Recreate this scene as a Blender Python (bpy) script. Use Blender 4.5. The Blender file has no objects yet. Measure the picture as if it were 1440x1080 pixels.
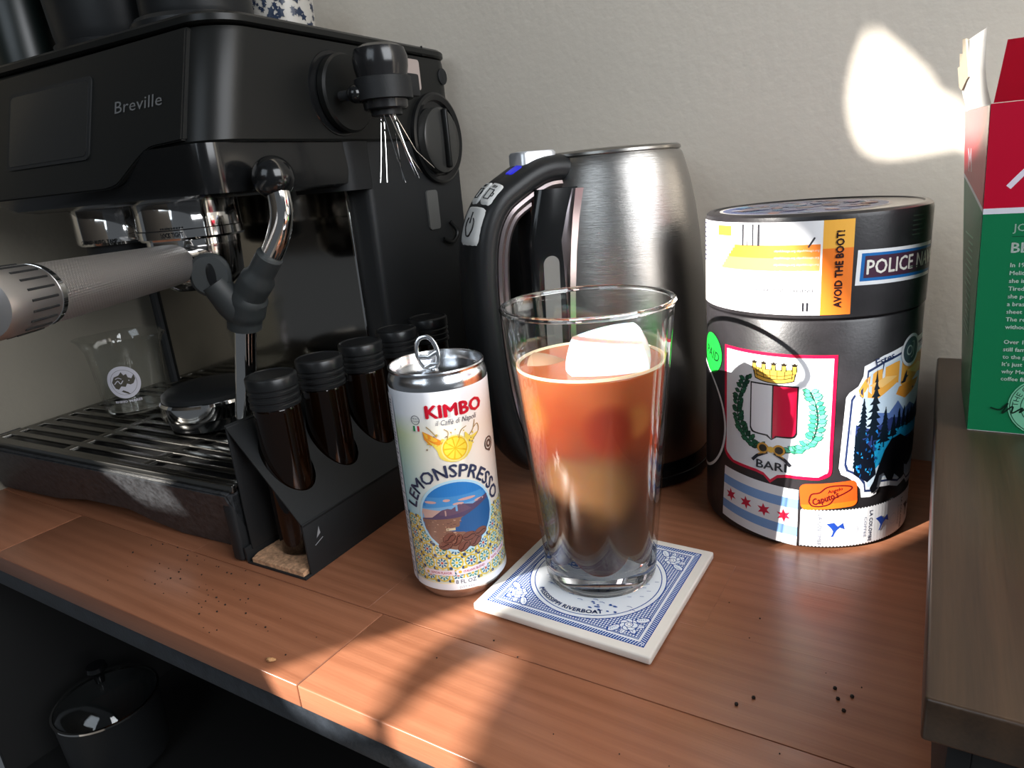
import bpy, bmesh, math, random
from mathutils import Vector, Matrix
from mathutils.geometry import tessellate_polygon
random.seed(7)
PI = math.pi
S = 0.001                                  # everything is modelled in millimetres
sc = bpy.context.scene
COL = sc.collection
def R(a): return math.radians(a)

# ------------------------------------------------------------------ camera, sky, sun, exposure
cd = bpy.data.cameras.new('camera'); cam = bpy.data.objects.new('camera', cd); COL.objects.link(cam)
cd.sensor_width = 36.0; cd.lens = 36.0*962.05/1440.0; cd.clip_start = 0.01; cd.clip_end = 50
rx = Vector((0.84510403, 0.52764611, -0.08595795)); ux = Vector((-0.08626896, 0.29328183, 0.95212575)); fx = Vector((-0.52759535, 0.7972298, -0.29337313))
cam.matrix_world = Matrix(((rx.x, ux.x, -fx.x, 0), (rx.y, ux.y, -fx.y, 0), (rx.z, ux.z, -fx.z, 0.2269), (0, 0, 0, 1)))
sc.camera = cam
cd.dof.use_dof = False

w = bpy.data.worlds.new('room_light'); sc.world = w; w.use_nodes = True
wn = w.node_tree.nodes; wl = w.node_tree.links
bg = wn['Background']; bg.inputs['Strength'].default_value = 0.10
bg.inputs['Color'].default_value = (0.82, 0.90, 1.0, 1)

AZ, EL = R(31), R(25.5)
SD = Vector((math.sin(AZ)*math.cos(EL), math.cos(AZ)*math.cos(EL), -math.sin(EL)))
sl = bpy.data.lights.new('sun', 'SUN'); sun = bpy.data.objects.new('sun', sl); COL.objects.link(sun)
sl.energy = 17; sl.angle = R(0.55); sl.color = (1.0, 0.95, 0.89)
sun.rotation_euler = SD.to_track_quat('-Z', 'Y').to_euler(); sun.location = (-1.5, -1.5, 2)
al = bpy.data.lights.new('window_daylight', 'AREA'); ao = bpy.data.objects.new('window_daylight', al); COL.objects.link(ao)
al.shape = 'RECTANGLE'; al.size = 0.9; al.size_y = 0.9; al.energy = 21; al.color = (0.93, 0.96, 1.0)
ao.location = (0.98, 0.02, 0.80)
ao.rotation_euler = (Vector((-0.25, 0.4, 0.1))-Vector(ao.location)).to_track_quat('-Z', 'Y').to_euler()
a2 = bpy.data.lights.new('window_skylight', 'AREA'); o2 = bpy.data.objects.new('window_skylight', a2); COL.objects.link(o2)
a2.shape = 'RECTANGLE'; a2.size = 0.5; a2.size_y = 0.6; a2.energy = 2.6; a2.color = (0.80, 0.90, 1.0)
o2.location = (-0.30, -0.62, 0.62); o2.rotation_euler = (Vector((-0.25, 0.35, 0.05))-Vector(o2.location)).to_track_quat('-Z', 'Y').to_euler()
vs = sc.view_settings
vs.view_transform = 'Standard'; vs.look = 'None'; vs.gamma = 1.0; vs.use_curve_mapping = False; vs.exposure = 0.0

# ------------------------------------------------------------------ materials
def lin(c):
    if isinstance(c, str):
        c = c.lstrip('#'); c = tuple(int(c[i:i+2], 16)/255 for i in (0, 2, 4))
        return tuple((x/12.92 if x <= .04045 else ((x+.055)/1.055)**2.4) for x in c)
    return c
MC = {}
def mat(name, color, rough=.5, metal=0., bump=0, bscale=200, cvar=0., cscale=30, stretch=None, **kw):
    if name in MC: return MC[name]
    m = bpy.data.materials.new(name); m.use_nodes = True; nt = m.node_tree; p = nt.nodes['Principled BSDF']
    c = lin(color); p.inputs['Base Color'].default_value = (*c, 1)
    p.inputs['Roughness'].default_value = rough; p.inputs['Metallic'].default_value = metal
    for k, v in kw.items(): p.inputs[k.replace('_', ' ')].default_value = v
    tcn = nt.nodes.new('ShaderNodeTexCoord'); mp = nt.nodes.new('ShaderNodeMapping'); nt.links.new(tcn.outputs['Object'], mp.inputs[0])
    if stretch: mp.inputs['Scale'].default_value = stretch
    if bump:
        n = nt.nodes.new('ShaderNodeTexNoise'); n.inputs['Scale'].default_value = bscale; n.inputs['Detail'].default_value = 4
        b = nt.nodes.new('ShaderNodeBump'); b.inputs['Strength'].default_value = bump; b.inputs['Distance'].default_value = .0006
        nt.links.new(mp.outputs[0], n.inputs['Vector']); nt.links.new(n.outputs['Fac'], b.inputs['Height']); nt.links.new(b.outputs[0], p.inputs['Normal'])
    if cvar:
        n = nt.nodes.new('ShaderNodeTexNoise'); n.inputs['Scale'].default_value = cscale; n.inputs['Detail'].default_value = 6
        nt.links.new(mp.outputs[0], n.inputs['Vector'])
        r = nt.nodes.new('ShaderNodeValToRGB'); r.color_ramp.elements[0].position = .3; r.color_ramp.elements[1].position = .7
        r.color_ramp.elements[0].color = (*[x*(1-cvar) for x in c], 1); r.color_ramp.elements[1].color = (*[min(1, x*(1+cvar)) for x in c], 1)
        nt.links.new(n.outputs['Fac'], r.inputs[0]); nt.links.new(r.outputs[0], p.inputs['Base Color'])
    MC[name] = m; return m
def pm(hexc, rough=.38):
    return mat('print_%s_%d' % (hexc.strip('#'), int(rough*100)), hexc, rough)

# ------------------------------------------------------------------ mesh helpers (mm)
def smooth_bm(bm, ang=35):
    bm.normal_update()
    for f in bm.faces: f.smooth = True
    lim = R(ang)
    for e in bm.edges:
        e.smooth = not (len(e.link_faces) != 2 or e.calc_face_angle(0) > lim)
def mk(name, bm, m, parent=None, loc=None, smooth=True, rot=None):
    if smooth: smooth_bm(bm)
    me = bpy.data.meshes.new(name)
    bmesh.ops.scale(bm, vec=(S, S, S), verts=bm.verts)
    bm.to_mesh(me); bm.free()
    for x in (m if isinstance(m, (list, tuple)) else [m]): me.materials.append(x)
    o = bpy.data.objects.new(name, me); COL.objects.link(o)
    if parent: o.parent = parent
    if loc: o.location = Vector(loc)*S
    if rot: o.rotation_euler = rot
    return o
def thing(name, label, cat, loc=(0, 0, 0), rz=0, group=None):
    o = bpy.data.objects.new(name, None); COL.objects.link(o); o.empty_display_size = .02
    o.location = Vector(loc)*S; o.rotation_euler = (0, 0, rz); o['label'] = label; o['category'] = cat
    if group: o['group'] = group
    return o
def tag(o, label, cat, group=None):
    o['label'] = label; o['category'] = cat
    if group: o['group'] = group
    return o
def struct(o): o['kind'] = 'structure'; return o
def NB(): return bmesh.new()
def box(bm, x0, x1, y0, y1, z0, z1, bev=0, seg=2):
    vs_ = [bm.verts.new((x, y, z)) for x in (x0, x1) for y in (y0, y1) for z in (z0, z1)]
    q = [(0, 1, 3, 2), (4, 6, 7, 5), (0, 4, 5, 1), (2, 3, 7, 6), (0, 2, 6, 4), (1, 5, 7, 3)]
    fs = [bm.faces.new([vs_[i] for i in f]) for f in q]
    if bev:
        es = list({e for f in fs for e in f.edges})
        bmesh.ops.bevel(bm, geom=es, offset=bev, segments=seg, affect='EDGES', profile=.5, clamp_overlap=True)
    return vs_
def bx(*a, **k): b = NB(); box(b, *a, **k); return b
def lathe(bm, prof, seg=64, c=(0, 0), close=False):
    rings = []
    for r, z in prof:
        if r < 1e-4: rings.append([bm.verts.new((c[0], c[1], z))])
        else: rings.append([bm.verts.new((c[0]+r*math.cos(2*PI*i/seg), c[1]+r*math.sin(2*PI*i/seg), z)) for i in range(seg)])
    n = len(rings)
    for k in range(n if close else n-1):
        a, b = rings[k], rings[(k+1) % n]
        for i in range(seg):
            j = (i+1) % seg
            if len(a) == 1 and len(b) == 1: continue
            if len(a) == 1: bm.faces.new((a[0], b[i], b[j]))
            elif len(b) == 1: bm.faces.new((a[i], b[0], a[j]))
            else: bm.faces.new((a[i], b[i], b[j], a[j]))
    bmesh.ops.recalc_face_normals(bm, faces=bm.faces)
    return bm
def lt(prof, seg=64, c=(0, 0), close=False): return lathe(NB(), prof, seg, c, close)
def tube(bm, pts, rad, seg=12, closed=False, cap=True):
    P = [Vector(p) for p in pts]; n = len(P); rr = rad if isinstance(rad, (list, tuple)) else [rad]*n
    rings = []; up = None
    for i in range(n):
        if closed: t = (P[(i+1) % n]-P[i-1]).normalized()
        else: t = (P[min(i+1, n-1)]-P[max(i-1, 0)]).normalized()
        if up is None:
            up = Vector((0, 0, 1)) if abs(t.z) < .9 else Vector((1, 0, 0))
        a = (up-t*up.dot(t)).normalized(); b = t.cross(a); up = a
        rings.append([bm.verts.new(P[i]+rr[i]*(math.cos(2*PI*k/seg)*a+math.sin(2*PI*k/seg)*b)) for k in range(seg)])
    for i in range(n if closed else n-1):
        A, B = rings[i], rings[(i+1) % n]
        for k in range(seg): bm.faces.new((A[k], A[(k+1) % seg], B[(k+1) % seg], B[k]))
    if cap and not closed:
        bm.faces.new(rings[0][::-1]); bm.faces.new(rings[-1])
    return bm
def tb(pts, rad, seg=12, closed=False): return tube(NB(), pts, rad, seg, closed)
def spline(pts, n=8):
    P = [Vector(p) for p in pts]; out = []
    for i in range(len(P)-1):
        p0, p1, p2, p3 = P[max(i-1, 0)], P[i], P[i+1], P[min(i+2, len(P)-1)]
        for k in range(n):
            t = k/n
            out.append(.5*((2*p1)+(-p0+p2)*t+(2*p0-5*p1+4*p2-p3)*t*t+(-p0+3*p1-3*p2+p3)*t**3))
    out.append(P[-1]); return out
def prism(bm, pts, fa, fb, bev=0):
    """pts: 2D outline; fa / fb map a 2D point to the near and the far 3D face"""
    A = [bm.verts.new(fa(*p)) for p in pts]; B = [bm.verts.new(fb(*p)) for p in pts]; n = len(pts); fs = []
    for t in tessellate_polygon([[Vector((p[0], p[1], 0)) for p in pts]]):
        fs.append(bm.faces.new([A[i] for i in t])); fs.append(bm.faces.new([B[i] for i in reversed(t)]))
    for i in range(n): fs.append(bm.faces.new((A[i], A[(i+1) % n], B[(i+1) % n], B[i])))
    bmesh.ops.recalc_face_normals(bm, faces=fs)
    if bev:
        bmesh.ops.dissolve_limit(bm, angle_limit=.01, verts=bm.verts, edges=bm.edges)
        bmesh.ops.bevel(bm, geom=[e for e in bm.edges if e.calc_face_angle(0) > .5], offset=bev, segments=2, affect='EDGES', clamp_overlap=True)
    return bm
def rrect(x0, x1, y0, y1, r, n=5):
    out = []
    for cx, cy, a0 in ((x1-r, y1-r, 0), (x0+r, y1-r, 90), (x0+r, y0+r, 180), (x1-r, y0+r, 270)):
        for k in range(n+1):
            a = R(a0+90*k/n); out.append((cx+r*math.cos(a), cy+r*math.sin(a)))
    return out
def loft(bm, rings, cap=True):
    V = [[bm.verts.new(p) for p in r] for r in rings]; n = len(V[0])
    for a, b in zip(V, V[1:]):
        for i in range(n): bm.faces.new((a[i], a[(i+1) % n], b[(i+1) % n], b[i]))
    if cap: bm.faces.new(V[0][::-1]); bm.faces.new(V[-1])
    bmesh.ops.recalc_face_normals(bm, faces=bm.faces); return bm

# ------------------------------------------------------------------ flat print: coloured shapes laid on a real surface
class Art:
    def __init__(s, rough=.38): s.bm = NB(); s.mats = []; s.L = 0; s.rough = rough
    def mi(s, c):
        m = pm(c, s.rough) if isinstance(c, str) else c
        if m not in s.mats: s.mats.append(m)
        return s.mats.index(m)
    def tris(s, V, T, c, clip=None, layer=None):
        if layer is None: s.L += 1; layer = s.L
        b = NB(); vv = [b.verts.new((x, y, layer)) for x, y in V]
        for t in T:
            try: b.faces.new([vv[i] for i in t])
            except ValueError: pass
        if clip:
            for (px, py, nx, ny) in clip:
                bmesh.ops.bisect_plane(b, geom=b.verts[:]+b.edges[:]+b.faces[:], plane_co=(px, py, 0), plane_no=(nx, ny, 0), clear_outer=True)
        k = s.mi(c); mp = {v: s.bm.verts.new(v.co) for v in b.verts}
        for f in b.faces:
            f.normal_update(); vs2 = [mp[v] for v in f.verts]
            if f.normal.z < 0: vs2.reverse()
            s.bm.faces.new(vs2).material_index = k
        b.free(); return layer
    def poly(s, pts, c, **k):
        T = tessellate_polygon([[Vector((p[0], p[1], 0)) for p in pts]]); return s.tris(pts, T, c, **k)
    def rect(s, x0, x1, y0, y1, c, **k): return s.poly([(x0, y0), (x1, y0), (x1, y1), (x0, y1)], c, **k)
    def disc(s, cx, cy, rx_, c, ry=None, rot=0, n=32, **k):
        ry = rx_ if ry is None else ry; ca, sa = math.cos(rot), math.sin(rot)
        return s.poly([(cx+rx_*math.cos(t)*ca-ry*math.sin(t)*sa, cy+rx_*math.cos(t)*sa+ry*math.sin(t)*ca) for t in (2*PI*i/n for i in range(n))], c, **k)
    def line(s, pts, wd, c, closed=False, **k):
        n = len(pts); V = []; 
        for i in range(n):
            a = pts[i-1] if (i or closed) else pts[i]; b = pts[(i+1) % n] if (i < n-1 or closed) else pts[i]
            dx, dy = b[0]-a[0], b[1]-a[1]; l = math.hypot(dx, dy) or 1; nx, ny = -dy/l*wd/2, dx/l*wd/2
            V += [(pts[i][0]+nx, pts[i][1]+ny), (pts[i][0]-nx, pts[i][1]-ny)]
        T = []
        for i in range(n if closed else n-1):
            a, b = 2*i, 2*((i+1) % n); T += [(a, a+1, b+1, b)]
        return s.tris(V, T, c, **k)
    def ring(s, cx, cy, r, wd, c, n=48, **k): return s.line([(cx+r*math.cos(2*PI*i/n), cy+r*math.sin(2*PI*i/n)) for i in range(n)], wd, c, closed=True, **k)
    def star(s, cx, cy, r, c, n=6, q=.42, rot=PI/2, **k): return s.poly([(cx+(r if i % 2 == 0 else r*q)*math.cos(rot+PI*i/n), cy+(r if i % 2 == 0 else r*q)*math.sin(rot+PI*i/n)) for i in range(2*n)], c, **k)
    def text(s, t, x, y, h, c, wd=None, bold=0., shear=0., rot=0, arc=None, align='C', **k):
        """h = capital height; arc=(cx,cy,r,sign) bends the line round a circle with its middle at angle rot"""
        cu = bpy.data.curves.new('t', 'FONT'); cu.body = t; cu.size = 1; cu.shear = shear; cu.resolution_u = 2; cu.space_character = 1.02
        o = bpy.data.objects.new('t', cu); me = o.to_mesh()
        V = [(v.co.x, v.co.y) for v in me.vertices]; T = [tuple(p.vertices) for p in me.polygons]
        o.to_mesh_clear(); bpy.data.objects.remove(o); bpy.data.curves.remove(cu)
        if not V: return
        if bold:
            n0 = len(V); V0 = list(V); T0 = list(T)
            for q_, (ox, oy) in enumerate(((bold, 0), (-bold, 0), (0, bold*.8), (0, -bold*.8))):
                V += [(x_+ox, y_+oy) for x_, y_ in V0]; T += [tuple(i_+n0*(q_+1) for i_ in t_) for t_ in T0]
        x0, x1 = min(v[0] for v in V), max(v[0] for v in V); ky = h/.7
        kx = wd/(x1-x0) if wd else ky
        off = {'C': (x0+x1)/2, 'L': x0, 'R': x1}[align]; out = []
        for vx, vy in V:
            a, b = (vx-off)*kx, vy*ky
            if arc:
                cx, cy, r, sg = arc
                if sg > 0: th = rot-a/r; out.append((cx+(r+b)*math.cos(th), cy+(r+b)*math.sin(th)))
                else: th = rot+a/r; out.append((cx+(r-b)*math.cos(th), cy+(r-b)*math.sin(th)))
            else: out.append((x+a*math.cos(rot)-b*math.sin(rot), y+a*math.sin(rot)+b*math.cos(rot)))
        return s.tris(out, T, c, **k)
    def build(s, name, mapper, parent, step=2.5, dz=.02, base=.08, ystep=None):
        bm = s.bm; dz = min(dz, .4/max(1, s.L))
        if step:
            xs = [v.co.x for v in bm.verts]; x = math.floor(min(xs)/step)*step+step
            while x < max(xs):
                bmesh.ops.bisect_plane(bm, geom=bm.verts[:]+bm.edges[:]+bm.faces[:], plane_co=(x, 0, 0), plane_no=(1, 0, 0)); x += step
        if ystep:
            ys = [v.co.y for v in bm.verts]; y = math.floor(min(ys)/ystep)*ystep+ystep
            while y < max(ys):
                bmesh.ops.bisect_plane(bm, geom=bm.verts[:]+bm.edges[:]+bm.faces[:], plane_co=(0, y, 0), plane_no=(0, 1, 0)); y += ystep
        for v in bm.verts: v.co = mapper(v.co.x, v.co.y, base+v.co.z*dz)
        return mk(name, bm, s.mats, parent, smooth=False)
def cylmap(R0, th0):
    def f(x, y, h):
        a = R(th0)+x/R0; return (math.sin(a)*(R0+h), -math.cos(a)*(R0+h), y)
    return f

# ------------------------------------------------------------------ shared materials
M_wall = mat('wall_paint', (.68, .62, .53), .85, bump=.6, bscale=160, cvar=.05, cscale=6)
M_black = mat('black_satin_plastic', (.012, .013, .014), .38, bump=.08, bscale=900)
M_blackgl = mat('black_gloss_plastic', (.006, .0065, .007), .16)
M_blackmt = mat('black_matte_metal', (.014, .015, .016), .5, bump=.15, bscale=1200)
M_char = mat('machine_charcoal', (.007, .0075, .0072), .36, bump=.05, bscale=1500)
for m_ in (M_black, M_blackmt, M_char): m_.node_tree.nodes['Principled BSDF'].inputs['Specular IOR Level'].default_value = .28
M_chrome = mat('polished_chrome', (.80, .79, .77), .07, 1)
M_steel = mat('brushed_steel', (.43, .415, .395), .3, 1, bump=.25, bscale=60, stretch=(1, 1, 60))
M_alu = mat('can_aluminium', (.72, .74, .77), .2, 1)
M_white = mat('gloss_white', (.80, .80, .78), .25)

def wood(name, dark, light, scale=1., rough=.33, axis=0, contrast=.5, objvar=.2, fine=True, coat=0.):
    m = bpy.data.materials.new(name); m.use_nodes = True; nt = m.node_tree; N, Lk = nt.nodes, nt.links; p = N['Principled BSDF']
    t = N.new('ShaderNodeTexCoord'); oi = N.new('ShaderNodeObjectInfo'); mp = N.new('ShaderNodeMapping')
    add = N.new('ShaderNodeVectorMath'); add.operation = 'MULTIPLY_ADD'; add.inputs[1].default_value = (3.1, 5.7, 2.3)
    Lk.new(oi.outputs['Random'], add.inputs[0]); Lk.new(t.outputs['Object'], add.inputs[2]); Lk.new(add.outputs[0], mp.inputs[0])
    sc3 = [26*scale, 26*scale, 26*scale]; sc3[axis] = 1.6*scale; mp.inputs['Scale'].default_value = sc3
    n1 = N.new('ShaderNodeTexNoise'); n1.inputs['Scale'].default_value = 1.6; n1.inputs['Detail'].default_value = 6; n1.inputs['Distortion'].default_value = .5; Lk.new(mp.outputs[0], n1.inputs['Vector'])
    wv = N.new('ShaderNodeTexWave'); wv.wave_type = 'BANDS'; wv.bands_direction = 'Y' if axis == 0 else 'X'; wv.inputs['Scale'].default_value = 1.3; wv.inputs['Distortion'].default_value = 7; wv.inputs['Detail'].default_value = 3; wv.inputs['Detail Scale'].default_value = .6; Lk.new(mp.outputs[0], wv.inputs['Vector'])
    mx = N.new('ShaderNodeMix'); mx.data_type = 'FLOAT'; mx.inputs[0].default_value = contrast; Lk.new(n1.outputs['Fac'], mx.inputs[2]); Lk.new(wv.outputs['Fac'], mx.inputs[3])
    mp2 = N.new('ShaderNodeMapping'); s2 = [900, 900, 900]; s2[axis] = 30; mp2.inputs['Scale'].default_value = s2; Lk.new(add.outputs[0], mp2.inputs[0])
    n2 = N.new('ShaderNodeTexNoise'); n2.inputs['Scale'].default_value = 1; n2.inputs['Detail'].default_value = 2; Lk.new(mp2.outputs[0], n2.inputs['Vector'])
    mx2 = N.new('ShaderNodeMix'); mx2.data_type = 'FLOAT'; mx2.inputs[0].default_value = .3 if fine else .05; Lk.new(mx.outputs[0], mx2.inputs[2]); Lk.new(n2.outputs['Fac'], mx2.inputs[3])
    r = N.new('ShaderNodeValToRGB'); r.color_ramp.elements[0].position = .25; r.color_ramp.elements[1].position = .75
    r.color_ramp.elements[0].color = (*lin(dark), 1); r.color_ramp.elements[1].color = (*lin(light), 1); Lk.new(mx2.outputs[0], r.inputs[0])
    hv = N.new('ShaderNodeHueSaturation'); mr_ = N.new('ShaderNodeMapRange'); mr_.inputs[3].default_value = 1-objvar; mr_.inputs[4].default_value = 1+objvar
    Lk.new(oi.outputs['Random'], mr_.inputs[0]); Lk.new(mr_.outputs[0], hv.inputs['Value']); Lk.new(r.outputs[0], hv.inputs['Color']); Lk.new(hv.outputs[0], p.inputs['Base Color'])
    p.inputs['Roughness'].default_value = rough; p.inputs['Coat Weight'].default_value = coat; p.inputs['Coat Roughness'].default_value = .25
    b = N.new('ShaderNodeBump'); b.inputs['Strength'].default_value = .25; b.inputs['Distance'].default_value = .0003; Lk.new(n2.outputs['Fac'], b.inputs['Height']); Lk.new(b.outputs[0], p.inputs['Normal'])
    return m
M_desk = wood('reddish_beech', (.225, .082, .040), (.36, .148, .078), 1.0, .31, 0, .22, .07)
M_riser = wood('dark_stained_oak', (.022, .013, .008), (.075, .042, .022), .8, .36, 1, .18, 0)

# ------------------------------------------------------------------ the room
def wallbox(name, *a, m=M_wall): return struct(mk(name, bx(*a), m, smooth=False))
wallbox('wall_back', -700, 1500, 545, 560, -720, 1500)
wallbox('wall_left', -705, -690, 190, 545, -720, 1500, m=mat('wall_paint_shaded', (.24, .215, .17), .85, bump=.5, bscale=160))  # wall paint darkened to stand in for the shade under the machine head
struct(mk('floor', bx(-700, 1500, -700, 545, -735, -720), mat('dark_floor', (.03, .026, .022), .6, cvar=.3), smooth=False))
# unseen panel added behind the camera, its holes cut to shape the sun patches
def pan_holes():
    H = []
    H.append([(-805, 988), (-811, 973), (-814, 956), (-814, 943), (-810, 926), (-803, 914), (-794, 910), (-782, 910), (-765, 912), (-748, 914), (-698, 861), (-663, 843), (-663, 898), (-708, 915), (-749, 929), (-754, 937), (-760, 941), (-766, 943), (-773, 956), (-789, 973)])
    H.append([(-822, 848), (-794, 820), (-746, 801), (-721, 788), (-708, 765), (-701, 748), (-696, 724), (-690, 685), (-689, 663), (-681, 664), (-681, 634), (-682, 615), (-686, 608), (-704, 606), (-723, 604), (-771, 612), (-787, 618), (-789, 690), (-822, 704)])
    H.append([(-792, 481), (-790, 502), (-784, 506), (-785, 526), (-786, 536), (-787, 552), (-786, 562), (-760, 540), (-769, 527), (-760, 516), (-757, 508), (-750, 501), (-742, 494), (-725, 485), (-722, 475), (-759, 458), (-783, 462)])
    H.append([(-726, 496), (-733, 508), (-735, 518), (-723, 517), (-710, 509), (-700, 501), (-686, 490), (-671, 482), (-681, 459), (-707, 465), (-716, 472), (-713, 485)])
    H.append([(-1051, 563), (-1032, 540), (-988, 543), (-984, 566), (-994, 567), (-1021, 588), (-1048, 596), (-1070, 600), (-1092, 585)])
    H.append([(-1135, 612), (-1075, 604), (-1095, 630), (-1120, 634)])
    return H
cu = bpy.data.curves.new('blocker', 'CURVE'); cu.dimensions = '2D'; cu.fill_mode = 'BOTH'; cu.extrude = .001
def spl(pts):
    s_ = cu.splines.new('POLY'); s_.points.add(len(pts)-1); s_.use_cyclic_u = True
    for q, (x, y) in zip(s_.points, pts): q.co = (x*S, y*S, 0, 1)
spl([(-1900, 60), (-150, 60), (-150, 1700), (-1900, 1700)])
for h in pan_holes(): spl(h)
o_ = bpy.data.objects.new('blocker', cu); me = bpy.data.meshes.new_from_object(o_)
bpy.data.objects.remove(o_)
blocker = bpy.data.objects.new('sun_blocker', me); COL.objects.link(blocker); me.materials.append(mat('blocker_grey', (.07, .065, .06), .9))
blocker.rotation_euler = (PI/2, 0, 0); blocker.location = (0, -.7, 0); struct(blocker)

# ------------------------------------------------------------------ desk
desk = thing('desk', 'reddish beech desk top of glued wooden staves over a black metal frame', 'desk', (0, 0, 0))
ang = math.atan2(8.4, 338.6)
def dy(x): return 158.6+.0249*(x+550)
rows = [(0, 62), (62, 120), (120, 182), (182, 240), (240, 302), (302, 392)]
cuts = [[-700, -560, -250, 130, 420], [-700, -420, -262, 60, 420], [-700, -520, -90, 210, 420], [-700, -330, 20, 420], [-700, -480, -60, 300, 420], [-700, -300, 150, 420]]
for (a, b), cs in zip(rows, cuts):
    for x0, x1 in zip(cs, cs[1:]):
        bm = NB(); g = .03
        if a == 0: box(bm, x0+g, x1-g, 0, b-g, -13.5, 0, .9, 3)
        else: box(bm, x0+g, x1-g, a, b-g, -13.5, 0, .05, 1)
        for v in bm.verts:
            v.co.y = min(v.co.y+dy(v.co.x), 544)
        mk('stave', bm, M_desk, desk)
bm = NB(); box(bm, -690, 420, 2, 22, -29, -13.7, .8)
for v in bm.verts: v.co.y += dy(v.co.x)
M_frame = mat('blue_black_steel', (.018, .022, .028), .4, bump=.3, bscale=500, cvar=.4, cscale=150)
mk('frame_rail', bm, M_frame, desk)
for x in (-650, 380):
    mk('leg', bx(x-20, x+20, 490, 530, -720, -13.7, 2), M_frame, desk)

M_dk = mat('shade_panel_black', (.0035, .0035, .0035), .8)
mk('side_panel', bx(-688, -680, 150, 488, -718, -14, 1), M_dk, desk); mk('side_panel', bx(402, 410, 200, 488, -718, -14, 1), M_dk, desk); mk('back_panel', bx(-670, 400, 534, 542, -718, -14, 1), M_dk, desk)  # black panels added to keep the space under the desk dark
# lower shelf with the glass-lidded pot
sh = thing('lower_shelf', 'black metal shelf under the desk holding the lidded pot', 'shelf', (0, 0, 0))
mk('shelf_board', bx(-679, 360, 156, 533, -267, -255, 1), mat('shelf_black', (.005, .005, .005), .7), sh)
mk('bracket', bx(-679, -669, 222, 488, -285, -267, 1), M_blackmt, sh); mk('bracket', bx(350, 360, 222, 488, -285, -267, 1), M_blackmt, sh)

# crumbs
cb = NB()
for i in range(3):
    bmesh.ops.create_icosphere(cb, subdivisions=2, radius=1.7-.4*i, matrix=Matrix.Translation((i*1.1, i*.5, .8)) @ Matrix.Diagonal((1.25, .8, .7, 1)))
for v in cb.verts: v.co += Vector((random.uniform(-.2, .2), random.uniform(-.2, .2), random.uniform(-.15, .15)))
mz = min(v.co.z for v in cb.verts)
for v in cb.verts: v.co.z -= mz
tag(mk('crumb', cb, mat('crumb_tan', (.50, .26, .11), .7, bump=.6, bscale=900), loc=(-276.5, 172, .05)), 'small tan nut crumb lying near the front edge of the desk', 'crumb')
gb = NB()
spots = [(-560+random.gauss(0, 1), 0) for _ in range(0)]
for _ in range(70):
    x, y = random.choice([(-430, 225), (-380, 215), (-410, 200), (-330, 190)]); x += random.gauss(0, 28); y += random.gauss(0, 9)
    if y < dy(x)+6 or y > 226+(-.02*(x+430)): continue
    bmesh.ops.create_icosphere(gb, subdivisions=1, radius=random.uniform(.25, .65), matrix=Matrix.Translation((x, y, .3)))
for _ in range(26):
    x = random.uniform(-200, -10); y = random.uniform(195, 330)
    if -215 < x < -98 and y > 240: continue
    bmesh.ops.create_icosphere(gb, subdivisions=1, radius=random.uniform(.2, .5), matrix=Matrix.Translation((x, y, .25)))
for x, y in ((-62, 246), (-56.5, 253), (-22, 262), (-25, 268), (-20, 272), (-27, 274)):
    bmesh.ops.create_icosphere(gb, subdivisions=1, radius=.95, matrix=Matrix.Translation((x, y, .45)))
g_ = mk('coffee_grounds', gb, mat('coffee_speck', (.02, .012, .008), .8)); tag(g_, 'tiny dark specks of ground coffee scattered over the desk', 'coffee grounds'); g_['kind'] = 'stuff'

# ------------------------------------------------------------------ riser shelf and filter box on the right
rs = thing('riser_shelf', 'dark stained wooden riser standing on the right end of the desk', 'shelf', (4, 183, 0), .0188)
bm = bx(0, 300, 0, 353, 66.5, 81, 1.2, 3); mk('board', bm, M_riser, rs)
mk('side_panel', bx(7, 13, 8, 348, 0, 66.4, .5), M_blackmt, rs); mk('side_panel', bx(285, 291, 8, 348, 0, 66.4, .5), M_blackmt, rs)
mk('front_rail', bx(13, 285, 9, 14, 30, 66.3, .4), M_blackmt, rs)

GR, RED = '#0b7a4c', '#c8002f'
fb = thing('coffee_filter_box', 'open red and green coffee filter box standing on the dark wooden riser', 'box', (14.2, 397.5, 81.1), .036)
Wb, Db, Hb = 130, 71, 157
M_card = mat('white_card', (.80, .79, .76), .6)
def lean(x, z): return -x*0
bm = NB(); box(bm, 0, Wb, 0, .7, 0, Hb, .1, 1); mk('front_panel', bm, M_card, fb)
bm = NB(); G_ = [[[bm.verts.new((x, i*Db/9, k*(Hb-.5)/20)) for k in range(21)] for i in range(10)] for x in (0, .7)]
for q_ in G_:
    for i in range(9):
        for k in range(20): bm.faces.new((q_[i][k], q_[i+1][k], q_[i+1][k+1], q_[i][k+1]))
mk('side_panel', bm, M_card, fb, smooth=False); mk('side_panel', bx(Wb-.7, Wb, .7, Db-.7, 0, Hb), M_card, fb, smooth=False)
mk('back_panel', bx(0, Wb, Db-.7, Db, 0, Hb), M_card, fb, smooth=False); mk('bottom', bx(.7, Wb-.7, .7, Db-.7, 0, .7), M_card, fb, smooth=False)
a = Art(.3)
a.rect(0, Wb, .4, Hb, GR); a.rect(0, Wb, 108.5, Hb, RED); a.rect(0, Wb, 108.2, 110.8, '#e8e8f0')
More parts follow.
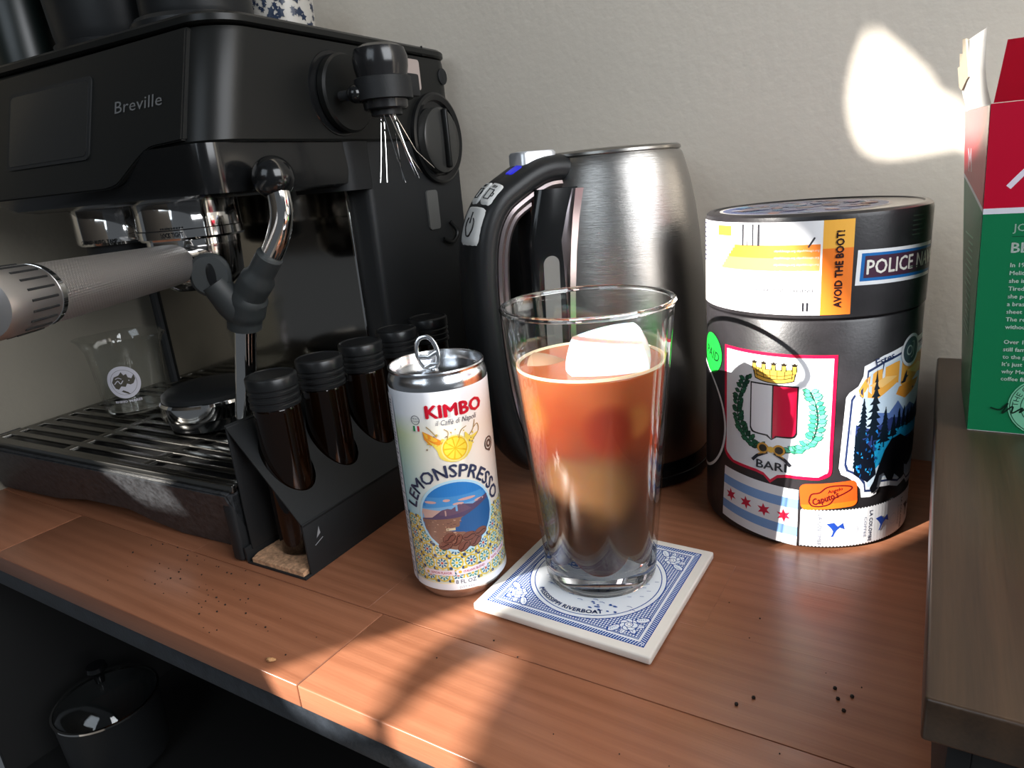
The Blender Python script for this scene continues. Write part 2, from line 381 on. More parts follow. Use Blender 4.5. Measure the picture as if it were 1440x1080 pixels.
# white script on the red field
def sp2(pts, n=6): return [(p.x, p.y) for p in spline([(x, y, 0) for x, y in pts], n)]
a.line(sp2([(9, 120), (14, 125.5), (20, 132), (22.5, 133), (20, 128), (17, 123.5), (21, 128), (27, 134.5), (27.5, 132), (23.5, 125), (25, 124), (31, 131), (36, 128), (35, 124), (40, 127)]), 1.7, '#f0e8f4')
a.line(sp2([(9, 120), (15, 127), (20, 132)]), 2.4, '#f0e8f4')
a.text('JOIN THE', 12, 100, 3.4, '#d6f0e2', align='L', bold=.01); a.line([(12, 97.6), (60, 97.6)], .3, '#084a30')
a.text('BETTER', 12, 90.2, 4.6, '#e6f6ee', align='L', bold=.02); a.text('BREW', 38, 90.2, 4.6, '#e6f6ee', align='L', bold=.02)
tx = ['In 1908, a German', 'Melitta Bentz decided', 'she invented the', 'Tired of drinking', 'she poked holes in', 'a brass cup and a', 'sheet of her son\'s', 'The result... rich', 'without bitterness', '', 'Over 100 years and', 'still family owned', 'to the pursuit of', "It's just one of the", 'why Melitta remains', 'coffee filter in']
for i, t in enumerate(tx):
    if t: a.text(t, 12.2, 83.4-i*3.72, 1.95, '#dff2e8', align='L', bold=.025)
cx, cy = 31, 15
a.disc(cx, cy, 15, '#7fc9a4'); a.ring(cx, cy, 14.2, .4, '#0b4a30'); a.ring(cx, cy, 9.8, .35, '#0b4a30')
a.text('THE ORIGINAL', 0, 0, 2.5, '#0b3a28', arc=(cx, cy, 10.9, 1), rot=R(118)); a.text('FOUNDED 1908', 0, 0, 1.1, '#0b3a28', arc=(cx, cy, 13.2, -1), rot=R(-100)); a.text('AND INVENTED', 0, 0, 1.0, '#0b3a28', arc=(cx, cy, 11.6, -1), rot=R(-98))
a.disc(cx, cy+3.2, 3.6, '#9adcba', ry=4.8); a.poly([(cx-4, cy+4), (cx-4.6, cy+7), (cx-2, cy+9), (cx+2, cy+9), (cx+4.4, cy+6.5), (cx+3.8, cy+4), (cx+3, cy+6.5), (cx-2.6, cy+6.8)], '#0b3a28')
a.disc(cx-1.5, cy+4.5, .45, '#0b3a28'); a.disc(cx+1.5, cy+4.5, .45, '#0b3a28'); a.line([(cx-1.2, cy+1), (cx+1.2, cy+1)], .4, '#0b3a28')
a.poly([(cx-2.6, cy-2.6), (cx, cy-1.8), (cx+2.6, cy-2.6), (cx+2.6, cy-4.6), (cx, cy-3.6), (cx-2.6, cy-4.6)], '#0b2a20')
a.line(sp2([(9, 13.2), (13, 12.4), (16, 16), (14, 10.5), (18, 14.5), (18, 11), (22, 14), (21, 11.5), (25, 15.5), (24, 11), (28, 14.5), (27, 11.5), (30, 15), (29.5, 11.5), (33, 12.5), (37, 14)]), .7, '#062a1c')
a.build('front_print', lambda x, y, h: (x, -h, y), fb, None)
a = Art(.3)     # left side print: x runs from the front corner to the back
a.rect(0, Db, 0, Hb-.5, GR); a.poly([(0, 110), (Db, 124), (Db, Hb-.5), (0, Hb-.5)], RED); a.poly([(0, 109), (Db, 122.5), (Db, 124.5), (0, 111)], '#e8e8f0')
a.text('M', 50, 126, 12, '#f0e8f4', shear=.3)
for i in range(16): a.line([(26, 94-i*3.4), (26+random.uniform(18, 34), 94-i*3.4)], 1.0, '#8ccfae')
a.build('side_print', lambda x, y, h: (-h, x, y), fb, 8, ystep=8, base=.2)
# flaps, each a thin bent sheet
def sheet(rowsP, th=.6):
    bm = NB(); V = [[bm.verts.new(p) for p in r] for r in rowsP]
    for i in range(len(V)-1):
        for j in range(len(V[0])-1): bm.faces.new((V[i][j], V[i][j+1], V[i+1][j+1], V[i+1][j]))
    bmesh.ops.solidify(bm, geom=bm.faces[:], thickness=th); bmesh.ops.recalc_face_normals(bm, faces=bm.faces); return bm
M_red = mat('red_printed_card', RED, .3)
mk('front_flap', sheet([[(x, .35+z*.03, Hb+z) for x in (1+z*.14, 60, Wb-1-z*.14)] for z in (.3, 9, 18, 26)]), M_red, fb)
fl = mk('side_flap', sheet([[(.35-1.5*math.sin(PI*t)-2.6*t-(y/70)*.8*t, y, Hb-.2+z) for y in (1+6*t*t, 16+t, 36-2*t, 54-3*t, 69-(8 if t > .6 else 2)*t)] for z, t in ((0, 0), (7, .25), (14, .5), (21, .75), (27, .9), (33, 1.))]), M_card, fb)
tn = NB()
prism(tn, [(40, 15), (46, 14), (54, 12), (62, 10), (69, 12), (70, 22), (64, 22), (62, 28), (54, 27), (52, 34), (44, 33), (42, 24)], lambda y, z: (-2.6-z*.06, y, Hb+z), lambda y, z: (-1.6-z*.06, y, Hb+z)); mk('torn_layer', tn, mat('bare_cardboard', (.42, .35, .26), .9, bump=.5, bscale=300), fl)
for o_b in list(fb.children_recursive):
    for v in o_b.data.vertices:
        x_, y_, z_ = v.co/S; v.co.x = (x_-.034*z_-(y_/71)*(z_/157)*7*(1-max(0, x_)/130))*S

# ------------------------------------------------------------------ stickered canister
cn = thing('coffee_canister', 'tall round black canister covered in stickers beside the riser', 'canister', (-71.4, 445.2, 0))
M_can = mat('canister_black', (.020, .018, .020), .36, bump=.1, bscale=700, cvar=.5, cscale=40)
Rc = 60.9
mk('body', lt([(0, 0), (57, 0), (59.6, 1.2), (Rc-.2, 4), (Rc-.2, 136.5), (60, 137.6), (58.5, 138.2), (0, 138.2)], 96), M_can, cn)
mk('lid', lt([(0, 138.4), (60, 138.4), (61.1, 139.4), (61.1, 190.5), (60.6, 192.6), (59, 193.8), (56.5, 194), (55.8, 193.2), (0, 193.2)], 96), M_can, cn)
KX = 1.063
def X(th): return th*KX
cm = cylmap(Rc, 0)
def onlid(x, y, h): return cylmap(61.1, 0)(x, y, h)
# city parking sticker on the lid
a = Art(.4); x0, x1 = -74, X(28)
a.rect(x0, x1, 141.2, 190.4, '#f4f4f6'); a.rect(X(14), x1, 141.2, 190.4, '#f6802a'); a.rect(X(14), x1, 176, 190.4, '#f9b84a', clip=None)
for i in range(12):
    t = i/11; a.rect(-50+i*1.5, X(13), 158+i*1.7, 158+(i+1)*1.7+.05, ['#f8d9b8', '#f7a45e', '#f58634'][min(2, int(t*3))])
for i in range(5):
    a.text('cityofchicago.org cityofchicago.org', X(12.6), 160.5+i*3.6, 1.1, '#fbe8d8', align='R', bold=.02)
for i, wv_ in enumerate((1.1, .5, .9, 1.3)): a.rect(-28+i*3.2, -28+i*3.2+wv_, 178, 189.6, '#26262c')
a.rect(-48, -36, 183, 188.5, '#f59a3c')
a.text('$20', -6, 179.5, 4.5, '#9a9aa2', shear=.2); a.line([(8, 177), (11, 182)], .9, '#3a3a40')
a.text('CITY OF CHICAGO', -34, 153.5, 1.9, '#b8b8c0', align='L'); a.text('DEPARTMENT OF REVENUE', X(11), 153.5, 1.7, '#55555c', align='R', bold=.01)
xx = -42
while xx < 4:
    hgt = random.choice([2.2, 3, 5]); a.rect(xx, xx+.45, 144, 144+hgt, '#8a8a92'); xx += random.uniform(1.6, 3.2)
a.rect(6, 6.9, 143.4, 148, '#1c1c22'); a.rect(8, 9, 143.4, 148, '#1c1c22')
for i in range(9): a.rect(-73.5, -66+random.uniform(-3, 0), 188-i*2.7, 189-i*2.7, '#5a5a70')
a.text('AVOID THE BOOT!', X(23.4), 145, 3.7, '#2a1418', rot=R(90), align='L', wd=40, bold=.035)
a.build('parking_sticker', onlid, cn)
a = Art(.3); x0 = X(29.5)
a.poly([(x0, 156), (x0+.6, 174.2), (x0+58, 173), (x0+58, 155)], '#eef0f2'); a.poly([(x0+2.2, 158), (x0+2.7, 172.4), (x0+58, 171.2), (x0+58, 156.8)], '#1e6cb4'); a.poly([(x0+4, 159.6), (x0+4.5, 170.9), (x0+58, 169.8), (x0+58, 158.4)], '#4a2c40')
a.text('POLICE NAVAL', x0+5.5, 161.4, 7.4, '#f2f0e4', align='L', wd=62, bold=.02)
a.build('police_sticker', onlid, cn)
a = Art(.45)
for i, wd_ in enumerate((10, 12, 9, 13, 11, 0, 9, 12)):
    if wd_: a.rect(X(60), X(60)+wd_, 188-i*2.4-(12*(i > 4)), 188.7-i*2.4-(12*(i > 4)), '#3c463e')
a.build('small_print', onlid, cn)
a = Art(.12)   # round sticker on top of the lid
a.disc(0, 0, 47, '#f0ece8', n=64); a.disc(0, 0, 45, '#5d6ea8', n=64)
rr = random.Random(3)
for i in range(90):
    q = rr.uniform(0, 1)**.5*40; t = rr.uniform(0, 2*PI)
    a.disc(q*math.cos(t), q*math.sin(t), rr.uniform(2, 8), rr.choice(['#2f8fd0', '#e8e4f0', '#8a6aa8', '#c88a5a', '#3ab0d8', '#4a58a0', '#b05a40', '#d8e8f4', '#6a4a80']), ry=rr.uniform(1, 4), rot=rr.uniform(0, PI), clip=[(45*math.cos(R(k*20)), 45*math.sin(R(k*20)), math.cos(R(k*20)), math.sin(R(k*20))) for k in range(18)] if q > 34 else None)
a.build('lid_sticker', lambda x, y, h: (x-6, y-1, 193.25+h), cn, None, dz=.004)
# Bari coat-of-arms sticker
a = Art(.35); xl, xr, xm = X(-38.5), X(23.6), X(-7.4)
def bari(i):
    return [(xl+i, 119.5-i), (xr-i, 119-i)] + sp2([(xr-i, 60), (xr-i, 50+i*.4), (xr-2-i, 47+i), (xr-7, 45+i)], 4) + [(xm+9, 45.2+i), (xm+4, 44+i), (xm, 40+i*1.2), (xm-4, 44+i), (xm-9, 45.2+i)] + sp2([(xl+8, 46+i), (xl+3+i, 48+i), (xl+i, 52+i*.4), (xl+i, 60)], 4)
a.poly(bari(0), '#d2103c'); a.poly(bari(1.9), '#eceef2')
s0, s1, st, sb = xm-13.2, xm+14, 101, 69.5
sh_ = [(s0, st), (s1, st), (s1, sb+3)]+sp2([(s1, sb+3), (s1-1.5, sb+.6), (s1-5, sb)], 4)+[(xm+3, sb-.2), (xm, sb-2.4), (xm-3, sb-.2)]+sp2([(s0+5, sb), (s0+1.5, sb+.6), (s0, sb+3)], 4)
a.poly(sh_, '#16181c'); 
def sh2(lo, hi): return [(max(lo, min(hi, p[0]+(-.8 if p[0] > xm else .8))), p[1]+(-.9 if p[1] > 90 else .9)) for p in sh_]
a.poly(sh2(s0, xm), '#f0f0f4'); a.poly(sh2(xm+.5, s1), '#d4103e'); a.line([(xm+.2, st), (xm+.2, sb-1)], .8, '#16181c')
GLD = '#e0b348'
cy0 = 103.5
crown = sp2([(xm-10, cy0+.5), (xm-5, cy0-1), (xm+.5, cy0-1.5), (xm+6, cy0-1), (xm+11, cy0+.5)], 4)
top_ = sp2([(xm+13, cy0+7), (xm+6, cy0+6), (xm, cy0+5.8), (xm-6, cy0+6), (xm-12.5, cy0+7)], 4)
a.poly([(x-.5*(1 if x < xm else -1), y-.5) for x, y in crown]+[(x, y+.4) for x, y in top_], '#2a2010'); a.poly(crown+[(x*.96+xm*.04, y) for x, y in top_], GLD)
for k in range(5):
    x_ = xm-11+k*5.6; yb = cy0+5.6; a.poly([(x_-1.6, yb), (x_-1.2, yb+3.2), (x_-2, yb+4.8), (x_-1, yb+4.2), (x_, yb+5), (x_+1, yb+4.2), (x_+2, yb+4.8), (x_+1.2, yb+3.2), (x_+1.6, yb)], '#2a2010'); a.rect(x_-.9, x_+.9, yb-1, yb+3, GLD)
a.line([(x, y+2) for x, y in crown], .5, '#4a3818'); a.line([(x, y+4) for x, y in crown], .4, '#4a3818')
for k in range(6): a.line([(xm-9+k*3.8, cy0+1), (xm-10+k*4.1, cy0+5.6)], .4, '#4a3818')
def leaf(x, y, l, an, c, oc='#0c1c14'):
    ca, sa = math.cos(an), math.sin(an)
    P = [(0, 0), (.3, .28), (.65, .3), (1, 0), (.65, -.3), (.3, -.28)]
    a.poly([(x+(u*ca-v*sa)*l*1.15, y+(u*sa+v*ca)*l*1.2) for u, v in P], oc); a.poly([(x+((u*.86+.06)*ca-v*.75*sa)*l*1.15, y+((u*.86+.06)*sa+v*.75*ca)*l*1.2) for u, v in P], c)
rl = random.Random(5)
st1 = sp2([(xm-4, 60), (xm-12, 63), (xm-19, 70), (xm-22, 80), (xm-21, 90), (xm-16.5, 101)], 4); a.line(st1, .7, '#16241c')
for i, (x_, y_) in enumerate(st1[2:]):
    for sg in (-1, 1): leaf(x_, y_, rl.uniform(3.6, 4.8), R(100)+sg*R(rl.uniform(45, 80)), rl.choice(['#2b6b4c', '#245c42', '#1d4a38']))  # left leaves darkened: the glass's shadow is put into their green
    if i % 3 == 0: leaf(x_+2, y_+1, 3.5, R(60), '#2b6b4c')
st2 = sp2([(xm+4, 60), (xm+13, 62), (xm+21, 68), (xm+24, 78), (xm+23.5, 88), (xm+20, 98)], 4); a.line(st2, .7, '#1c3a30')
for i, (x_, y_) in enumerate(st2[3:]):
    for sg in (-1, 1): leaf(x_, y_, rl.uniform(3.8, 5), R(85)+sg*R(rl.uniform(50, 85)), rl.choice(['#5ec8a0', '#48b088', '#74d8b4']), '#1c5a48')  # right leaves brightened: sunlight is put into their green
for sg in (-1, 1):
    a.disc(xm+sg*4.6, 61.5, 3.8, '#2a2418', ry=2.9); a.ring(xm+sg*4.6, 61.5, 2.9, 1.1, '#d0983a', n=16)
    a.line([(xm+sg*2, 59.5), (xm+sg*8, 56), (xm+sg*11, 52.6)], 1.9, '#22242c'); a.line([(xm+sg*2.4, 59.8), (xm+sg*7.4, 57.2)], .7, '#d0983a')
a.disc(xm, 61.3, 1.9, GLD)
a.text('BARI', xm+.3, 48.6, 5.2, '#22262c', wd=17.5, bold=.02)
a.build('coat_of_arms_sticker', cm, cn)
# black round sticker with a white rim at the left edge, and the green dot
a = Art(.35)
a.disc(-76, 66, 37, '#17161a', n=56); a.ring(-76, 66, 35.6, 1.8, '#e6e6e6', n=56); a.build('round_black_sticker', cm, cn)
a = Art(.35); a.disc(X(-53.4), 110.8, 12.8, '#1fbf3c', ry=12.6, n=40); a.text('PAID', X(-53.4), 107.6, 6, '#0f3a1c', rot=R(-10), shear=.15, wd=19, bold=.02); a.build('paid_sticker', cm, cn, base=.3)
# flag
a = Art(.4)
def fq(u, v): # u 0..1 along, v 0..1 up
    xa, xb = X(-40), X(7.6); return (xa+(xb-xa)*u+(1-u)*v*2.2, 7*(1-u)+1.8*u+v*(34.6*(1-u)+36.4*u))
def fpoly(u0, u1, v0, v1, c): a.poly([fq(u0, v0), fq(.5*(u0+u1), v0), fq(u1, v0), fq(u1, v1), fq(.5*(u0+u1), v1), fq(u0, v1)], c)
fpoly(0, 1, 0, 1, '#e6e8ec'); fpoly(0, 1, .17, .34, '#7aa2d6'); fpoly(0, 1, .66, .83, '#7aa2d6')
for k in range(4):
    x_, y_ = fq(.14+k*.235, .5); a.star(x_, y_, 4.3, '#c4193c', 6, .45, rot=PI/2+.1)
a.build('flag_sticker', cm, cn)
# orange grocer's sticker
a = Art(.35)
def ro(i): return [(X(8.2)+i+(2 if k else 0)*0, 0) for k in ()]
P = rrect(-15.6, 15.6, -8.2, 8.2, 3.4); rt = R(5)
def T2(p): return (X(23)+p[0]*math.cos(rt)-p[1]*math.sin(rt), 35.3+p[0]*math.sin(rt)+p[1]*math.cos(rt))
a.poly([T2(p) for p in P], '#f4581e'); a.poly([T2((p[0]*.98, p[1])) for p in P if p[1] < 0][::1], '#f7701c')
lp = sp2([(-11, -3), (-9.5, 1.5), (-5, 2.5), (-1, 5.5), (5, 6), (11.5, 4.8), (12.5, 3), (8, .6), (3, -1.5), (0, -5), (-5, -6.2), (-9.5, -5.6), (-11, -3)], 4)
a.line([T2(p) for p in lp], .9, '#5a1414'); a.text("Caputo's", *T2((-1.5, -3.2)), 4, '#5a1414', rot=rt+.3, wd=15, bold=.05, shear=.2); a.text('Angelo', *T2((3.4, 2.4)), 2, '#5a1414', rot=rt+.2, bold=.03, shear=.2)
a.build('orange_grocer_sticker', cm, cn)
# ticket strip with the bird
a = Art(.4)
def zz(x0, x1, y, am, n): return [(x0+(x1-x0)*i/n, y+(am if i % 2 else 0)) for i in range(n+1)]
a.poly(zz(X(9), X(92), 2.2, .8, 90)+zz(X(92), X(9), 25.8, .8, 90), '#e8eaee')
def bird(x, y, k, c):
    a.poly([(x-6*k, y+4*k), (x-1*k, y+5*k), (x+1.5*k, y+2*k), (x+5*k, y+4.6*k), (x+6.4*k, y-.6*k), (x+3*k, y+1*k), (x+1*k, y-1*k), (x-.4*k, y-3.6*k), (x-1.2*k, y-5.8*k), (x-3*k, y-6*k), (x-2*k, y-4.4*k), (x-1.4*k, y-1.6*k), (x-3*k, y+1*k)], c)
for i, x_ in enumerate((X(18), X(46), X(72))):
    a.text('LA COLOMBE', x_, 23.5, 2.1, '#1e2c50', rot=R(-90), align='L', wd=20, bold=.015); bird(x_+9.6, 14, .85, '#1e44a0' if i < 2 else '#22243a')
    a.text('COFFEE', x_-3.4, 20, 1.5, '#8a92a8', rot=R(-90), align='L', wd=13)
    a.ring(x_+19.5, 13, 3.2, .25, '#c4cad8', n=20)
a.build('ticket_strip_sticker', cm, cn)
# mountain scene sticker
a = Art(.35)
out = [(27, 52.5), (28.6, 94.5), (30, 97), (34.5, 100.5), (36.8, 106), (37, 111.5), (47, 116), (60, 119.2), (78, 121.5), (100, 121), (100, 29.5), (78, 31), (74, 35.5), (66, 33.5), (58, 36.5), (51, 37.5), (49, 33.5), (45.5, 32.3), (40, 33), (39.2, 38.5), (36, 43), (32, 46.5), (28.4, 48.5)]
def E(i, pts=out, c=(62, 76)):
    return [(X(t+(c[0]-t)/38*i*.9), z+(c[1]-z)/44*i) for t, z in pts]
a.poly(E(0), '#eceef2'); a.poly(E(3.2), '#26345e'); a.poly(E(4.6), '#dfe8f0')
inn = E(6.2); 
def esc(pts, c):   # clip to the panel with its straight edges
    a.poly([(X(t), z) for t, z in pts], c, clip=[(X(34.2), 0, -1, 0), (0, 111.6, 0, 1), (X(99), 0, 1, 0), (0, 42, 0, -1)])
a.poly(inn, '#c8dcec')
esc([(38, 104), (44, 108), (56, 111), (70, 112), (84, 112), (99, 112), (99, 96), (80, 100), (66, 94), (58, 99), (46, 92), (36.5, 94), (34.6, 98)], '#f2ae4a'); esc([(58, 92), (66, 88), (76, 91), (84, 96), (70, 97), (60, 96)], '#e89838')
esc([(66, 104), (80, 106), (90, 102), (78, 100)], '#f6d27a'); esc([(40, 100), (50, 104), (58, 103), (48, 98)], '#f8c878')
esc([(44, 84), (54, 82), (60, 88), (66, 81), (72, 84), (80, 80), (99, 88), (99, 70), (44, 70)], '#5c78b4'); esc([(34.5, 78), (44, 74), (56, 79), (68, 76), (82, 80), (99, 78), (99, 58), (34.5, 58)], '#2c3c74')
esc([(46, 66), (58, 72), (70, 73), (99, 69), (99, 62), (66, 64), (56, 60), (50, 52), (44, 46), (46, 58)], '#22a8dc'); esc([(34.4, 72), (40, 68), (46, 60), (48, 46), (43, 42), (35, 48)], '#101624')
def tree(t, zb, zt, wd_):
    n = 9
    for k in range(n):
        f = k/n; z0_ = zb+(zt-zb)*(.18+.8*f); ww = wd_*(1-f)*rl.uniform(.75, 1.15)+.6; ox = rl.uniform(-.5, .5)
        esc([(t-ww+ox, z0_-1.2), (t-ww*.5, z0_+.8), (t+ox, z0_+(zt-zb)*.13), (t+ww*.55, z0_+.9), (t+ww+ox, z0_-1), (t+ww*.3, z0_-1.4), (t-ww*.3, z0_-1.2)], '#0c1a26')
    esc([(t-.35, zb), (t+.35, zb), (t+.2, zt), (t-.2, zt)], '#0c1a26')
tree(44.5, 60, 108, 6.2); tree(38.2, 66, 93, 3.4); tree(51.5, 62, 86, 4); tree(58, 66, 80, 2.4); tree(36, 48, 76, 2.6)
for k in range(40): esc([(u+rl.uniform(-.5, .5), v+rl.uniform(-.6, .6)) for u, v in ((lambda c0, c1: [(c0, c1+1), (c0+.6, c1), (c0, c1-1), (c0-.7, c1)])(rl.uniform(36, 50), rl.uniform(46, 74)))], rl.choice(['#1f7fd0', '#2aa0e0', '#0c1a26', '#16508c']))
for k in range(8): tree(62+k*4.2, 70, 80+rl.uniform(-2, 4), 1.8)
esc([(62.5, 99), (64, 102.5), (65.6, 104.6), (65.4, 101.6), (67.4, 101), (65.4, 99.8), (64.6, 97.8), (62, 97.6), (60.6, 98.4)], '#1c2230'); esc([(72, 92), (73.4, 93.4), (75, 92.2), (73.4, 92)], '#1c2230')
# bear, running over the frame
bear = [(46, 34.5), (48.5, 36), (50, 45), (53, 46), (56, 40.5), (60, 39.5), (61.5, 43), (64, 41), (68, 37.5), (72, 39), (71, 46), (75, 44), (80, 46), (86, 50), (86, 60), (78, 64), (72, 62), (64, 67), (57, 66), (52.5, 60), (49.5, 52), (46.5, 42), (44.5, 38)]
a.poly([(X(t), z) for t, z in bear], '#0a0c12')
a.disc(X(68), 115.5, 9.3, '#e6e8ec', n=28); a.disc(X(68), 115.5, 7.6, '#44585e', n=28); a.ring(X(66.4), 115.6, 2.5, .8, '#b8c8c4', n=16); a.line([(X(68.6), 120), (X(70.4), 120), (X(70.4), 112), (X(68.5), 111)], .8, '#b8c8c4')
a.text('Estes', X(49), 112.2, 4.2, '#26345e', rot=R(14), bold=.01)
a.text('Park', X(84), 114.5, 4.2, '#26345e', rot=R(3), bold=.01)
a.build('mountain_sticker', cm, cn)

# ------------------------------------------------------------------ coaster
co = thing('coaster', 'square white ceramic tile coaster with blue riverboat print under the glass', 'coaster', (-154.04, 302.58, 0))
hs = 50.9
mk('tile', bx(-hs, hs, -hs, hs, .8, 5.3, 1.0, 3), mat('ceramic_offwhite', (.78, .74, .68), .35, cvar=.04, cscale=60), co)
mk('cork_pad', bx(-hs+3, hs-3, -hs+3, hs-3, 0, .8), mat('cork_dark', (.25, .15, .09), .9), co, smooth=False)
BL = '#154696'
a = Art(.22)
q1, q2, q3 = 45.5, 42.3, 41
a.rect(-q1, q1, -q1, q1, BL); 
for k in range(4):
    ca, sa = (1, 0, -1, 0)[k], (0, 1, 0, -1)[k]
    for i in range(62):
        t = -q1+1.2+i*1.44; P = [(t, -q1+.5), (t+.55, -q1+.5), (t+1.5, -q2-.1), (t+.95, -q2-.1)]; a.poly([(x*ca-y*sa, x*sa+y*ca) for x, y in P], '#d4e2f4', layer=2)
a.L = 3; a.rect(-q2, q2, -q2, q2, '#e6ecf4'); a.rect(-q3, q3, -q3, q3, BL); a.rect(-q3+.5, q3-.5, -q3+.5, q3-.5, '#dfe8f4')
n_ = 54
L_ = a.L+1
for i in range(n_):
    t = -40+i*80/(n_-1)
    a.rect(t-.25, t+.25, -40.2, 40.2, BL, layer=L_); a.rect(-40.2, 40.2, t-.25, t+.25, BL, layer=L_+1)
a.L = L_+1
a.disc(0, 0, 38.6, BL, n=72); a.disc(0, 0, 38, '#e9eef4', n=72); a.ring(0, 0, 35.6, .55, BL, n=72)
def rose(cx, cy, k, rot):
    def T(x, y): return (cx+k*(x*math.cos(rot)-y*math.sin(rot)), cy+k*(x*math.sin(rot)+y*math.cos(rot)))
    def lf(x, y, an, l):
        Q = []
        for i in range(14):
            t = 2*PI*i/14; r_ = l*(1+.12*(i % 2)); Q.append((x+r_*math.cos(t)*math.cos(an)-r_*.5*math.sin(t)*math.sin(an), y+r_*math.cos(t)*math.sin(an)+r_*.5*math.sin(t)*math.cos(an)))
        a.poly([T(*p) for p in Q], BL); a.poly([T(x+(p[0]-x)*.8, y+(p[1]-y)*.8) for p in Q], '#e6eef8')
        for d in (-.6, -.2, .2, .6): a.line([T(x+l*.75*math.cos(an)*(d-.1), y+l*.75*math.sin(an)*(d-.1)), T(x+l*.6*math.cos(an)*d-l*.2*math.sin(an), y+l*.6*math.sin(an)*d+l*.2*math.cos(an))], .3, BL)
    lf(-8.5, .5, R(12), 4.4); lf(8.5, .5, R(-12), 4.4); lf(0, -5, R(90), 3.6); lf(-5, -3.6, R(40), 3); lf(5, -3.6, R(-40), 3)
    for i in range(7): t = 2*PI*i/7+.3; p = T(2.9*math.cos(t), 2.9*math.sin(t)); a.disc(*p, 2.5*k, BL, n=14); a.disc(*p, 2.05*k, '#e6eef8', n=14)
    p = T(0, 0); a.disc(*p, 2.6*k, BL, n=14); a.disc(*p, 2.1*k, '#f4f8fc', n=14); a.ring(*T(.3, .2), 1.2*k, .3, BL, n=10)
for sx, sy, ro_ in ((-1, -1, 135), (1, -1, 225), (1, 1, 315), (-1, 1, 45)): rose(sx*32.4, sy*32.4, .92, R(ro_+180+0))
a.text('MISSISSIPPI RIVERBOAT', 0, 0, 2.9, BL, arc=(0, 0, 34.2, -1), rot=R(-98), wd=45, bold=.03)
# the boat itself
a.poly([(-33, 4), (-28, 14), (-20, 15), (-14, 6), (-12, -2), (-30, -4)], BL)
for i in range(5): a.line([(-31, -1+i*3), (-15, i*2.6)], .5, '#dfe8f4')
a.line([(-24, 14), (-24, 22)], 1.2, BL); a.line([(-20, 14), (-20, 21)], 1.2, BL); a.ring(-13, 0, 4, .9, BL, n=20)
for i in range(22):
    x_ = random.uniform(-31, 30); y_ = random.uniform(-24, -8); a.line(sp2([(x_, y_), (x_+1.5, y_+.5), (x_+3, y_)], 2), .3, BL)
for i in range(16):
    x_ = random.uniform(8, 24); y_ = random.uniform(-28, -20); a.disc(x_, y_, random.uniform(.5, 1.3), BL, ry=.5, n=10)
for i in range(10):
    x_ = random.uniform(22, 32); y_ = random.uniform(-12, 12); a.line([(x_, y_), (x_+2, y_+.8)], .3, BL)
a.build('blue_print', lambda x, y, h: (x, y, 5.3+h), co, None, dz=.0012, base=.02)

# ------------------------------------------------------------------ glass of iced coffee
gl = thing('pint_glass', 'conical pint glass of iced coffee standing on the tile coaster', 'glass', (-156.26, 311.96, 5.42))
GH = 156.4
def ro_(z): return 31+(44.5-31)*min(1, max(0, z/GH))+1.2*math.sin(PI*min(1, max(0, (z-20)/136)))*.0
m = bpy.data.materials.new('thin_clear_glass'); m.use_nodes = True; nt = m.node_tree; nt.nodes.remove(nt.nodes['Principled BSDF'])
tr = nt.nodes.new('ShaderNodeBsdfTransparent'); tr.inputs[0].default_value = (.965, .975, .97, 1); gs = nt.nodes.new('ShaderNodeBsdfGlossy'); gs.inputs['Roughness'].default_value = .02
lw = nt.nodes.new('ShaderNodeFresnel'); lw.inputs[0].default_value = 1.5; mxs = nt.nodes.new('ShaderNodeMixShader')
gg = nt.nodes.new('ShaderNodeNewGeometry'); mri = nt.nodes.new('ShaderNodeMapRange'); mri.inputs[3].default_value = 1.5; mri.inputs[4].default_value = 1/1.5
nt.links.new(gg.outputs['Backfacing'], mri.inputs[0]); nt.links.new(mri.outputs[0], lw.inputs[0]); nt.links.new(lw.outputs[0], mxs.inputs[0]); nt.links.new(tr.outputs[0], mxs.inputs[1]); nt.links.new(gs.outputs[0], mxs.inputs[2]); nt.links.new(mxs.outputs[0], nt.nodes['Material Output'].inputs[0])
M_thin = m
M_glass = mat('solid_glass', (1, 1, 1), .02, Transmission_Weight=1.0, IOR=1.47)
wallp = [(ro_(12)-.05, 12)]+[(ro_(z), z) for z in range(20, 150, 10)]+[(ro_(152), 152), (ro_(155)+.1, 154.6), (44.2, 156.2), (43.1, 156.6), (42.1, 156), (ro_(152)-2.7, 154)]+[(ro_(z)-2.5, z) for z in range(148, 15, -10)]+[(ro_(12)-2.6, 12.4)]
mk('glass_wall', lt(wallp, 96, close=False), M_thin, gl)
mk('rim', lt([(43.9+1.35*math.cos(2*PI*i/10), GH-1.2+1.35*math.sin(2*PI*i/10)) for i in range(10)], 96, close=True), M_glass, gl)
mk('glass_base', lt([(0, 3.2), (26, 2.4), (28.5, 0), (30.2, 0), (31.2, 1.6), (31.6, 4), (31.9, 11.6), (29.4, 11.9), (27, 10), (20, 8.6), (0, 8)], 96), M_glass, gl)
